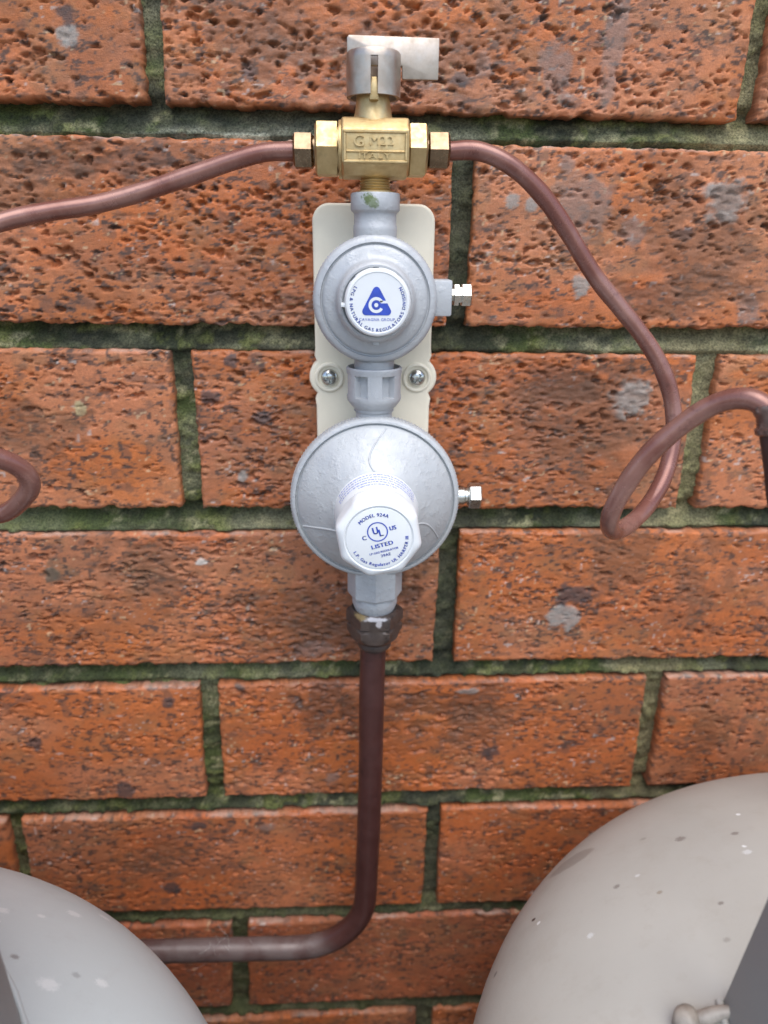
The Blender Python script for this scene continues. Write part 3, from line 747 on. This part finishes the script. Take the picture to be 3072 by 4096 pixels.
mb.build('knurled_rim', MAT['silver'], r1, smooth=0)
mb = MB()
def capmod(r, t, a):
    if r > 11 and 44.0 < t < 51.2:
        k = (a*8/(2*math.pi)) % 1.0
        return r-(.6 if k < .2 else 0)
    return r
mb.lathe([(12.3, 40.2), (12.3, 50.2), (12.15, 51.2), (11.6, 51.9), (10.9, 52.1), (10.6, 51.9), (0, 51.9)], (C1[0]+.4, 0, C1[1]+.3), '-y', 96, mod=capmod)
cap1 = mb.build('cap', MAT['white'], r1, smooth=30)
mb = MB(); mb.box(C1[0]-13.2, C1[0]-11.0, -51.0, -44, 18.6, 20.0, .3); mb.build('cap_lug', MAT['white'], r1)
mb = MB(); mb.box(C1[0]-1.3, C1[0]+1.5, -43.5, -38, 3.8, 6.4, .4); mb.build('tab', MAT['silver'], r1)
yp = -52.02; cc = (C1[0]+.4, C1[1]+.3)
mb = MB()
tri = round_poly([(cc[0]-6.6, cc[1]-4.4), (cc[0]+5.9, cc[1]-4.4), (cc[0]-.5, cc[1]+7.2)], 1.35)
mb.add([(x, yp, z) for x, z in tri], [tuple(range(len(tri)))])
mb.build('logo', MAT['blue'], cap1, recalc=False, smooth=0)
mb = MB(); lc = (cc[0]-.55, cc[1]-.75)
ring_seg(mb, lc, 1.75, 2.85, math.radians(28), math.radians(330), yp-.03)
mb.add([(lc[0]+1.3, yp-.03, lc[1]+1.55), (lc[0]+4.2, yp-.03, lc[1]+1.55), (lc[0]+4.2, yp-.03, lc[1]+.65), (lc[0]+1.6, yp-.03, lc[1]+.65)], [(0, 1, 2, 3)])
dd = ngon(20, .75, 0, lc); mb.add([(x, yp-.03, z) for x, z in dd], [tuple(range(20))])
mb.build('logo_letter', MAT['white'], cap1, recalc=False, smooth=0)
mb = MB(); text_line(mb, 'CAVAGNA GROUP', (cc[0]-.2, cc[1]-5.9), 1.45, 0, yp)
mb.build('maker_name', MAT['blue'], cap1, recalc=False, smooth=0)
mb = MB(); text_arc(mb, 'LPG & NATURAL GAS REGULATORS DIVISION', cc, 9.75, 1.72, math.radians(-90), yp, bottom=True, bold=.05, spread=1.08)
mb.build('lettering', MAT['blue'], cap1, recalc=False, smooth=0)
mb = MB()   # inlet neck
mb.lathe([(8.3, 40.0), (8.4, 44.2), (8.5, 45.6), (8.4, 47.2), (8.15, 47.6), (8.15, 51.2), (8.5, 51.9), (9.1, 52.3), (9.4, 52.8), (9.4, 58.0), (9.0, 58.7), (6.4, 58.8), (6.2, 57.5), (0, 57.5)], (AX+.1, AY, 0), 'z', 48)
mb.build('inlet_neck', MAT['silver'], r1)
mb = MB(); mb.box(-16, -5.6, -33.5, -22, 14.0, 27.8, .8); mb.build('lug', MAT['silver'], r1)
mb = MB(); mb.lathe([(2.6, -6.5), (2.6, -4.5), (4.6, -4.4), (4.6, -2.6), (3.3, -2.4), (3.3, -1.4), (4.7, -1.2), (4.7, 2.0), (4.1, 2.5), (0, 2.5)], (0, AY-.5, 22.0), 'x', 6)
mb.build('test_plug', MAT['zinc'], r1, smooth=20)
mb = MB()   # outlet neck and slotted union nut
mb.lathe([(8.2, -8.5), (8.2, -2.5), (9.5, 1.0)], (AX, AY, 0), 'z', 48); mb.build('outlet_neck', MAT['silver'], r1)
mb = MB()
def nutmod(r, t, a):
    if r > 10.5 and -18.2 < t < -9.4:
        k = ((a+math.pi/2)*6/(2*math.pi)+.5) % 1.0
        return r-(2.6 if abs(k-.5) > .27 else 0)
    return r
mb.lathe([(0, -25.0), (8.0, -25.0), (8.2, -23.6), (9.4, -22.6), (11.0, -20.4), (11.3, -19.4), (11.3, -18.3), (11.3, -18.0), (11.3, -9.6), (11.3, -9.2), (11.4, -8.8), (11.5, -7.0), (11.1, -6.5), (10.5, -6.5), (10.0, -7.4), (9.6, -9.0), (0, -9.0)], (AX, AY, 0), 'z', 96, mod=nutmod)
mb.build('union_nut', MAT['silver'], r1, smooth=30)

# ------------------------------------------------------------------ lower regulator
C2 = (-35.6, -62.0)
r2 = thing('gas_regulator', (C2[0], AY, -117), 'larger silver domed gas regulator with faceted white printed cap', 'regulator', 'silver gas regulators on the cream plate')
mb = MB()
prof2 = [(0, 11), (20, 11), (27, 15), (32, 21), (34.2, 27), (35.2, 29.5), (35.9, 31.5), (36.1, 36.0), (35.7, 37.6), (34.9, 38.4), (34.0, 38.5), (33.6, 37.3), (33.2, 37.2), (32.9, 38.6), (32, 39.7), (29, 42.3), (25, 45.4), (21, 48.6), (18.6, 50.7), (17.9, 51.4), (17.4, 51.8), (16.3, 52.0), (0, 52.0)]
mb.lathe(prof2, (C2[0], 0, C2[1]), '-y', 96)
mb.build('body', MAT['silver2'], r2, smooth=50)
def cover_y(r):
    pr = [p for p in prof2 if p[1] > 38.55]; pr.sort(); return -float(np.interp(r, [p[0] for p in pr], [p[1] for p in pr]))
mb = MB()
for k in range(150):
    a = 2*math.pi*k/150; ca, sa = math.cos(a), math.sin(a)
    p = [(C2[0]+(35.9+dr)*ca-dt*sa, y, C2[1]+(35.9+dr)*sa+dt*ca) for y in (-32.0, -36.4) for dr, dt in ((0, -.5), (.4, 0), (0, .5))]
    mb.add(p, [(0, 1, 4, 3), (1, 2, 5, 4), (0, 2, 1), (3, 4, 5)])
mb.build('knurled_rim', MAT['silver'], r2, smooth=0)
def seam(pts, rad):
    m = MB(); q = []
    for (a, r) in pts:
        a = math.radians(a); q.append((C2[0]+r*math.cos(a), cover_y(r)-.02, C2[1]+r*math.sin(a)))
    m.sweep(catmull(q), rad, 8); m.build('cast_seam', MAT['silver2'], r2, smooth=60)
seam([(82, 32.4), (91, 27), (99, 22.5), (102, 20.5), (97, 18.6), (93, 17.5)], .38)
seam([(199, 32.6), (201, 26), (205, 20), (208, 17.4)], .5)
seam([(-17, 17.5), (-14, 20), (-19, 24), (-27, 29), (-31, 32)], .38)
mb = MB()   # printed neck
mb.lathe([(17.4, 50.0), (17.2, 52.0), (15.4, 65.4), (0, 65.4)], (C2[0], 0, C2[1]), '-y', 72)
neck = mb.build('cap_skirt', MAT['white'], r2, smooth=40)
mb = MB(); rr = random.Random(3)   # rows of fine print too small to read
for row in range(5):
    y = -53.6-2.15*row
    a = math.radians(28 if row < 4 else 62)
    while a < math.radians(152 if row < 4 else 118):
        da = rr.uniform(.02, .09); n = 4; vs = []
        for i in range(n+1):
            for yy in (y, y-.85): rp = 17.2-(-yy-52.0)*1.8/13.4+.07; vs.append((C2[0]+rp*math.cos(a+da*i/n), yy, C2[1]+rp*math.sin(a+da*i/n)))
        mb.add(vs, [(2*i, 2*i+1, 2*i+3, 2*i+2) for i in range(n)]); a += da+rr.uniform(.012, .03)
mb.build('fine_print', MAT['paleblue'], neck, recalc=False, smooth=0)
mb = MB()   # cap: round at the back, eight flats at the front
def octmod(r, t, a):
    if r < 13.5: return r
    k = ss(66.5, 71.0, np.array(t)).item()
    aa = ((a-math.radians(10)+math.pi/8) % (math.pi/4))-math.pi/8
    flat = r*math.cos(math.pi/8)/math.cos(aa)*1.045
    return r*(1-k)+min(flat, r*1.025)*k
mb.lathe([(14.6, 65.3), (15.2, 65.5), (15.5, 66.2), (15.8, 68.5), (16.1, 71), (16.1, 76.6), (15.9, 77.8), (15.1, 79.0), (14.0, 79.7), (13.1, 79.9), (12.75, 79.75), (12.6, 79.3), (12.4, 79.3), (12.2, 79.7), (11.8, 79.8), (0, 79.8)], (C2[0], 0, C2[1]), '-y', 128, mod=octmod)
cap2 = mb.build('cap', MAT['white'], r2, smooth=28)
yq = -79.9; T = math.radians(15); c2 = np.array(C2)
def loc(u, w): return (C2[0]+u*math.cos(T)-w*math.sin(T), C2[1]+u*math.sin(T)+w*math.cos(T))
mb = MB()
text_arc(mb, 'MODEL 924A', C2, 9.6, 1.9, math.radians(104), yq, bold=.07)
text_arc(mb, 'L.P. Gas Regulator UL HARPER III', C2, 10.4, 1.75, math.radians(-72), yq, bottom=True, bold=.07, spread=1.02)
uc = loc(.2, 2.9)
ring_seg(mb, uc, 3.45, 3.9, 0, 2*math.pi, yq, 56)
text_line(mb, 'U', (uc[0]-.8, uc[1]+.5), 4.0, T, yq, .8, bold=.15); text_line(mb, 'L', (uc[0]+1.3, uc[1]-.3), 4.0, T, yq, .8, bold=.15)
text_line(mb, 'C', loc(-5.1, 1.8), 2.4, T, yq, 1, bold=.1); text_line(mb, 'US', loc(6.1, 3.0), 2.4, T, yq, .9, bold=.12)
text_line(mb, 'LISTED', loc(.6, -2.6), 2.3, T, yq, 1.1, bold=.12)
text_line(mb, 'LP-GAS REGULATOR', loc(.6, -5.2), 1.15, T, yq, .95, bold=.06); text_line(mb, '29AE', loc(.9, -6.9), 1.6, T, yq, 1, bold=.06)
mb.build('lettering', MAT['blue'], cap2, recalc=False, smooth=0)
mb = MB(); mb.lathe([(7.7, -31.5), (7.6, -25.2), (8.4, -24.6)], (AX, AY, 0), 'z', 48)
mb.lathe([(7.6, -31), (9.5, -33), (11, -36)], (AX, AY, 0), 'z', 48, close=False); mb.build('inlet_neck', MAT['silver'], r2)
mb = MB(); mb.lathe([(3.9, -3.0), (3.9, 3.0), (3.3, 3.4), (3.3, 4.4), (3.9, 4.8), (3.9, 5.4)], (0, -33.0, -61.6), 'x', 20)
mb.lathe([(5.2, 5.0), (5.7, 5.5), (5.7, 9.8), (5.0, 10.4), (0, 10.4)], (0, -33.0, -61.4), 'x', 6); mb.build('test_plug', MAT['zinc'], r2, smooth=25)
mb = MB(); mb.lathe([(12.5, -94), (12.5, -109.4), (12.0, -110.4), (9.5, -110.6)], (AX+.8, AY, 0), 'z', 8); mb.build('outlet_boss', MAT['silver2'], r2, smooth=20)
mb = MB(); mb.lathe([(9.6, -109.5), (10.4, -111.0), (10.4, -114.5), (9.3, -117.6), (8.6, -119.6)], (AX+.8, AY, 0), 'z', 40); mb.build('outlet_seat', MAT['silver2'], r2)

# ------------------------------------------------------------------ changeover valve
VZ = 73.3
va = thing('changeover_valve', (AX, AY, 57), 'cast brass tee valve with flat turning handle above the upper regulator', 'valve')
mb = MB()
bx0, bx1 = -48.6, -23.9
oct_ = [(AY-10.8, VZ-5.4), (AY-10.8, VZ+5.6), (AY-6.2, VZ+10.2), (AY+6.2, VZ+10.2), (AY+10.8, VZ+5.6), (AY+10.8, VZ-5.4), (AY+6.2, VZ-9.6), (AY-6.2, VZ-9.6)]
mb.prism(oct_, bx0, bx1, bev=1.1, seg=3, axis='x'); body = mb.build('body', MAT['brass'], va, smooth=30)
fy = AY-10.8
mb = MB()   # raised frame on the front
for (xa, xb, za, zb) in ((bx0+.8, bx1-.8, VZ+4.4, VZ+5.4), (bx0+.8, bx1-.8, VZ-5.3, VZ-4.4), (bx0+.8, bx0+1.8, VZ-4.4, VZ+4.4), (bx1-1.8, bx1-.8, VZ-4.4, VZ+4.4), (bx0+1.8, bx1-1.8, VZ-1.9, VZ-1.2)):
    mb.box(xa, xb, fy-.55, fy+.3, za, zb, .22, 1)
mb.build('cast_frame', MAT['brass'], body)
def emboss(mb, txt, c, size, y0, dep, sx=1.0):
    m = MB(); text_line(m, txt, c, size, 0, 0, sx, bold=.0)
    n = len(m.v); f = [(p[0], y0-dep, p[2]) for p in m.v]; b = [(p[0], y0+.1, p[2]) for p in m.v]
    ed = {}
    for q in m.f:
        for i in range(len(q)):
            e = (q[i], q[(i+1) % len(q)]); k = tuple(sorted(e)); ed[k] = None if k in ed else e
    mb.add(f+b, list(m.f)+[(e[0], e[0]+n, e[1]+n, e[1]) for e in ed.values() if e])
mb = MB(); emboss(mb, 'G', (-42.2, VZ+1.9), 5.4, fy, .75, 1.1); emboss(mb, 'M22', (-34.0, VZ+2.0), 4.2, fy, .7, 1.15); emboss(mb, 'ITALY', (-36.5, VZ-2.9), 2.7, fy, .6, 1.5)
mb.build('cast_lettering', MAT['brass'], body, smooth=0)
def hexprof(x0, x1, R, ch=.9):
    return [(R*.86, x0), (R, x0+ch), (R, x1-ch), (R*.86, x1)]
mb = MB(); mb.lathe(hexprof(-58.3, -49.4, 10.1, .8), (0, AY, VZ), 'x', 6); mb.build('hex_end', MAT['brass'], va, smooth=10)
mb = MB(); mb.lathe([(8.8, -50.4), (8.8, -48.2)], (0, AY, VZ), 'x', 40); mb.lathe([(9.7, -49.6), (9.9, -49.0), (9.7, -48.3)], (0, AY, VZ), 'x', 40, close=False); mb.build('shoulder', MAT['brass'], va)
mb = MB(); mb.lathe(hexprof(-24.2, -16.9, 9.9, .8), (0, AY, VZ), 'x', 6); mb.build('hex_end', MAT['brass'], va, smooth=10)
mb = MB(); mb.lathe([(7.4, 81.5), (7.1, 84.0), (6.5, 86.5), (6.1, 90), (5.9, 92.5), (4.0, 93.2), (0, 93.2)], (AX-.9, AY, 0), 'z', 48); mb.build('stem', MAT['brass'], va)
mb = MB(); mb.prism([(AX-2.5, 88.5), (AX+.9, 88.5), (AX+.1, 95.6), (AX-1.7, 95.6)], AY-5.5, AY-8.6, .25); mb.build('stop_pin', MAT['brass'], va)
mb = MB()
thread = [(5.9, 64.5)]
z = 64.0
while z > 59.5: thread += [(5.9, z), (5.35, z-.45), (5.9, z-.9)]; z -= .95
thread += [(5.9, z), (5.9, 57.6), (0, 57.6)]
mb.lathe(thread, (AX, AY, 0), 'z', 40); mb.lathe([(7.2, 58.6), (7.2, 59.3), (6.0, 59.6)], (AX, AY, 0), 'z', 40); mb.build('thread', MAT['brass'], va, smooth=20)
# handle: slotted sleeve with a flat plate through it
hd_c = (AX-.8, AY); hs = []
mb = MB()
def sleeve(mb, ro, ri, z0, z1, gap, seg=72):
    a0 = -math.pi/2+gap; a1 = 1.5*math.pi-gap; vs = []; fs = []
    for i in range(seg+1):
        a = a0+(a1-a0)*i/seg
        for r, zz in ((ro, z0), (ro, z1), (ri, z1), (ri, z0)): vs.append((hd_c[0]+r*math.cos(a), hd_c[1]+r*math.sin(a), zz))
    for i in range(seg):
        for k in range(4): fs.append((4*i+k, 4*i+(k+1) % 4, 4*(i+1)+(k+1) % 4, 4*(i+1)+k))
    fs += [(0, 1, 2, 3), (4*seg+3, 4*seg+2, 4*seg+1, 4*seg)]
    mb.add(vs, fs)
sleeve(mb, 9.8, 8.4, 90.3, 102.0, math.radians(7.6)); 
mb.lathe([(9.8, 101.9), (9.75, 104.0), (9.4, 104.5), (8.7, 104.5), (8.4, 104.0), (8.4, 101.9)], (hd_c[0], hd_c[1], 0), 'z', 64, close=False)
hd = mb.build('handle', MAT['handle'], va, smooth=35)
mb = MB(); mb.prism([(-46.3, 100.5), (-26.6, 100.5), (-26.4, 96.4), (-13.4, 96.4), (-13.4, 109.4), (-45.6, 109.8), (-46.3, 109.0)], AY-1.0, AY+.8, .28)
mb.build('handle_plate', MAT['handle'], hd)

# ------------------------------------------------------------------ copper pigtails
def hexnut(mb, c, axis, L, R, bore=3.6):
    mb.lathe([(bore, 0), (R*.84, 0), (R, .7), (R, L-.9), (R*.84, L), (bore, L)], c, axis, 6)
pr = thing('copper_pigtail', (-9, AY, VZ), 'brown painted copper tube curving down the wall and coiling forward right of the valve', 'gas tube', 'copper tubes from the brass valve')
right = [(-14, AY, VZ), (-6, AY, VZ+.2), tuple(at(1015, 322, -29)), tuple(at(1075, 340, -30)), tuple(at(1130, 378, -30)), tuple(at(1185, 438, -30)), tuple(at(1232, 510, -30)), tuple(at(1285, 597, -30)),
         tuple(at(1340, 665, -31)), tuple(at(1395, 735, -33)), tuple(at(1432, 800, -35)), tuple(at(1453, 870, -37)), tuple(at(1455, 945, -41)), tuple(at(1437, 1025, -48)), tuple(at(1400, 1092, -58)),
         tuple(at(1352, 1138, -71)), tuple(at(1322, 1147, -82)), tuple(at(1316, 1120, -90)), tuple(at(1343, 1062, -94)), tuple(at(1400, 982, -97)), tuple(at(1470, 920, -100)), tuple(at(1535, 876, -104)), tuple(at(1590, 858, -108)), tuple(at(1634, 862, -112)), tuple(at(1658, 878, -114)), tuple(at(1674, 920, -116))]
mb = MB(); mb.sweep(catmull(right), lambda u: 3.35*(1+.018*math.sin(u*47)+.015*math.sin(u*131+2)), 20); mb.build('tube', MAT['copper'], pr, smooth=180)
mb = MB(); hexnut(mb, (-16.6, AY, VZ), 'x', 8.2, 6.9); mb.lathe([(5.2, -17.4), (5.2, -16.2)], (0, AY, VZ), 'x', 32); mb.build('flare_nut', MAT['bronze'], pr, smooth=15)
e = at(1668, 880, -114.5); e2 = at(1684, 1000, -118)
ax = (e2-e)/np.linalg.norm(e2-e)
mb = MB(); mb.lathe([(3.2, -1.5), (5.2, -1.2), (5.6, .2), (5.2, 1.6), (4.8, 2.4), (5.0, 5.4), (5.7, 6.0), (5.7, 7.4), (5.0, 8.0)], e, ax, 28); mb.build('hose_ferrule', MAT['ferrule'], pr, smooth=40)
hose = [tuple(e+ax*7), tuple(e+ax*20), tuple(e+ax*34), tuple(e+ax*46+np.array((6, -8, 2))), (112, -150, -66), (128, -166, -98), (143, -182, -124), (155, -192.5, -131)]
mb = MB(); mb.sweep(catmull(hose), 4.6, 20); mb.build('hose', MAT['rubber'], pr, smooth=180)

pL = thing('copper_pigtail', (-65, AY, VZ), 'brown painted copper tube rising gently to the left end of the brass valve', 'gas tube', 'copper tubes from the brass valve')
left = [(-60, AY, VZ-.6), (-68, AY, VZ-.8), tuple(at(580, 327, -28)), tuple(at(520, 342, -28.5)), tuple(at(450, 366, -29)), tuple(at(370, 394, -30)), tuple(at(290, 420, -32)), tuple(at(200, 443, -35)), tuple(at(110, 456, -39)), tuple(at(0, 480, -45)),
        (-186, -54, 38), (-200, -64, 18), (-206, -72, -8), (-200, -78, -32), (-186, -82, -46), tuple(at(0, 1113, -84)), tuple(at(45, 1083, -87)), tuple(at(70, 1043, -90)), tuple(at(45, 1008, -93)), tuple(at(0, 990, -96)),
        (-172, -106, -18), (-190, -120, -10), (-204, -134, -10), (-211, -146, -18), (-214, -154, -32)]
mb = MB(); mb.sweep(catmull(left), lambda u: 3.3*(1+.018*math.sin(u*53+1)+.015*math.sin(u*117)), 20); mb.build('tube', MAT['copper'], pL, smooth=180)
mb = MB(); hexnut(mb, (-66.4, AY, VZ-.6), 'x', 7.6, 6.6); mb.lathe([(5.0, -59.2), (5.0, -57.8)], (0, AY, VZ-.4), 'x', 32); mb.build('flare_nut', MAT['bronze'], pL, smooth=15)
mb = MB(); mb.lathe([(3.2, -1.5), (5.2, -1.2), (5.6, .2), (4.8, 2.4), (5.0, 5.4), (5.7, 6.0), (5.0, 8.0)], (-213.5, -152, -28), (-.12, -.35, -.9), 28); mb.build('hose_ferrule', MAT['ferrule'], pL, smooth=40)
mb = MB(); mb.sweep(catmull([(-214.4, -154.4, -34), (-214.5, -164, -62), (-216, -190, -98), (-222, -217, -121), (-233, -234, -128)]), 4.6, 20); mb.build('hose', MAT['rubber'], pL, smooth=180)

# ------------------------------------------------------------------ outlet pipe
op = thing('outlet_pipe', (AX+1, AY, -340), 'dark brown painted pipe dropping below the lower regulator and bending left', 'pipe')
bx = AX+.8
mb = MB()
v0 = np.array((bx-.2, AY, -125.0)); 
pts = [v0, (-36.3, AY, -160), (-36.8, AY, -210), (-37.8, AY, -255), (-38.8, AY, -285)]
cx_, cz_ = -39.2-38, -298
for k in range(0, 10):
    a = math.radians(0-90*k/9); pts.append((cx_+38*math.cos(a), AY, cz_+38*math.sin(a)))
pts += [(-105, AY, -335.6), (-140, AY, -335.2), (-180, AY, -334.8), (-260, AY, -334), (-420, AY, -333), (-700, AY, -332)]
mb.sweep(catmull(pts, 10), 6.2, 24); mb.build('tube', MAT['pipe'], op, smooth=180)
mb = MB(); 
def hexcap(r, t, a):
    if -133.5 < t < -117.0:
        aa = ((a+math.pi/2+math.pi/6) % (math.pi/3))-math.pi/6
        return min(r, 11.6*1.0/math.cos(aa)) if False else r*math.cos(math.pi/6)/math.cos(aa)*1.06 if r > 11.5 else r
    return r
mb.lathe([(8.8, -118.2), (10.6, -117.4), (12.2, -118.4), (12.6, -119.6), (12.6, -124.0), (11.4, -124.8), (11.4, -125.4), (12.3, -126.2), (12.3, -129.2), (11.2, -132.0), (8.8, -134.4), (7.2, -134.6)], (bx, AY, 0), 'z', 72, mod=hexcap)
mb.build('flare_nut', MAT['darknut'], op, smooth=25)
mb = MB(); mb.lathe([(6.4, -133.5), (7.7, -134.4), (8.0, -135.2), (8.0, -137.4), (7.4, -138.4), (6.4, -139)], (bx-.1, AY, 0), 'z', 48); mb.build('sleeve', MAT['darknut'], op)

# ------------------------------------------------------------------ gas cylinders
def cylinder(c, mat, label, colr, lugs, lean=0.0, span=(0, 360)):
    cx, cy, zb = c; R = 187.5; k = .545
    t = thing('gas_cylinder', (cx, cy, -GZ), label, 'gas cylinder', 'gas cylinders standing below the regulators')
    prof = [(150, -GZ+60), (176, -GZ+75), (R, -GZ+110), (R, zb-6), (R, zb-2)]
    for i in range(0, 31):
        a = math.radians(88*i/30); prof.append((R*math.cos(a), zb+R*k*math.sin(a)))
    prof.append((0, zb+R*k))
    mb = MB(); mb.lathe(prof, (cx, cy, 0), 'z', 128); mb.build('shell', mat, t, smooth=60)
    def dz(r): return zb+R*k*math.sqrt(max(0, 1-(r/R)**2))
    mb = MB(); r0 = colr; zc = dz(r0); ztop = zb+R*k+62; vs = []; fs = []; n = 120
    a0, a1 = (math.radians(span[0]), math.radians(span[1]))
    for i in range(n+1):
        a = a0+(a1-a0)*i/n
        for r, zz in ((r0, zc-5), (r0-lean, ztop-3), (r0-lean-1.2, ztop), (r0-lean-2.8, ztop), (r0-lean-4, ztop-3), (r0-4, zc-5)): vs.append((cx+r*math.cos(a), cy+r*math.sin(a), zz))
    for i in range(n):
        for j in range(6): fs.append((6*i+j, 6*i+(j+1) % 6, 6*(i+1)+(j+1) % 6, 6*(i+1)+j))
    if span[1]-span[0] < 359: fs += [tuple(range(6)), tuple(reversed(range(6*n, 6*n+6)))]
    mb.add(vs, fs); co = mb.build('collar', MAT['collar'], t, smooth=35)
    # weld bead at the collar's foot
    bead = []
    for i in range(200):
        a = a0+(a1-a0)*i/199; bead.append((cx+(r0+.5)*math.cos(a), cy+(r0+.5)*math.sin(a), dz(r0+.5)+.6))
    mb = MB(); rb = random.Random(9); ph = [rb.uniform(0, 6) for _ in range(4)]
    mb.sweep(bead, lambda u: 1.1+.15*math.sin(u*330+ph[0])+.12*math.sin(u*147+ph[1]), 10); mb.build('weld_bead', mat, co, smooth=60)
    for aa in lugs:    # lumps of weld at the collar's foot
        a = math.radians(aa); ca, sa = math.cos(a), math.sin(a)
        def q(rr, h, tt=0.0): return (cx+rr*ca-tt*sa, cy+rr*sa+tt*ca, dz(rr)+h)
        mb = MB(); mb.lathe([(3.8, -3), (3.6, 1.5), (3.9, 3.4), (3.4, 5.2), (2.0, 6.2), (0, 6.5)], q(r0+11, 0), 'z', 20, mod=lambda r, t, an: r*(1+.07*math.sin(3*an+t)))
        mb.sweep(catmull([q(r0-2, 1.0, -2), q(r0+3, 1.6, -1.5), q(r0+7, 1.6, -.5), q(r0+10, 1.2)]), lambda u: 1.8+.5*math.sin(u*3.1), 12)
        mb.build('weld_lug', MAT['lug'], co, smooth=60)
    mb = MB(); mb.lathe([(150, -GZ), (150, -GZ+70), (146, -GZ+70), (146, -GZ)], (cx, cy, 0), 'z', 64, close=False); mb.build('foot_ring', MAT['collar'], t)
    mb = MB(); zt = zb+R*k-2
    mb.lathe([(17, zt), (17, zt+12), (13, zt+16), (13, zt+22), (10, zt+24), (10, zt+44), (6, zt+46), (6, zt+52)], (cx, cy, 0), 'z', 32)
    s_ = 1 if cx < 0 else -1
    mb.lathe([(11, 0), (11, 20), (8, 22)], (cx, cy, zt+26), (s_*.7, .5, 0), 24); v = mb.build('valve', MAT['brass'], t)
    mb = MB(); mb.lathe([(5, zt+50), (19, zt+51), (21, zt+54), (21, zt+59), (19, zt+62), (6, zt+63)], (cx, cy, 0), 'z', 60, mod=lambda r, t, a: r*(1+(.05*math.cos(a*8) if r > 15 else 0))); mb.build('handwheel', MAT['rubber'], v)
    return t
cylinder((173.0, -205.5, -257.0), MAT['cylR'], 'warm grey gas cylinder with weld lug at its collar, below the coiled copper tube', 111.0, (168.5,), 9.0, (165.5, 465.0))
cylinder((-250.0, -246.0, -254.0), MAT['cylL'], 'pale grey gas cylinder whose dome hides the end of the brown pipe', 128.0, (160,), 3.0)

# ------------------------------------------------------------------ wisp of cobweb on the pipe
wb = MB(); rw = random.Random(11); b0 = np.array((-118.0, AY-3, -330.0))
for i in range(16):
    p0 = b0+np.array((rw.uniform(-10, 14), rw.uniform(-4, 2), rw.uniform(-6, 8))); p1 = p0+np.array((rw.uniform(-14, 16), rw.uniform(-3, 3), rw.uniform(-16, 14)))
    m_ = (p0+p1)/2+np.array((rw.uniform(-3, 3), 0, rw.uniform(-3, 1)))
    wb.sweep([p0, (p0+m_)/2+.3, m_, (p1+m_)/2-.3, p1], .05, 4)
cw = wb.build('cobweb', MAT['web'], base=tuple(b0))
tag(cw, 'small wisp of cobweb caught on the brown horizontal pipe', 'cobweb')

for o in list(bpy.data.objects):
    if '_base' in o: del o['_base']
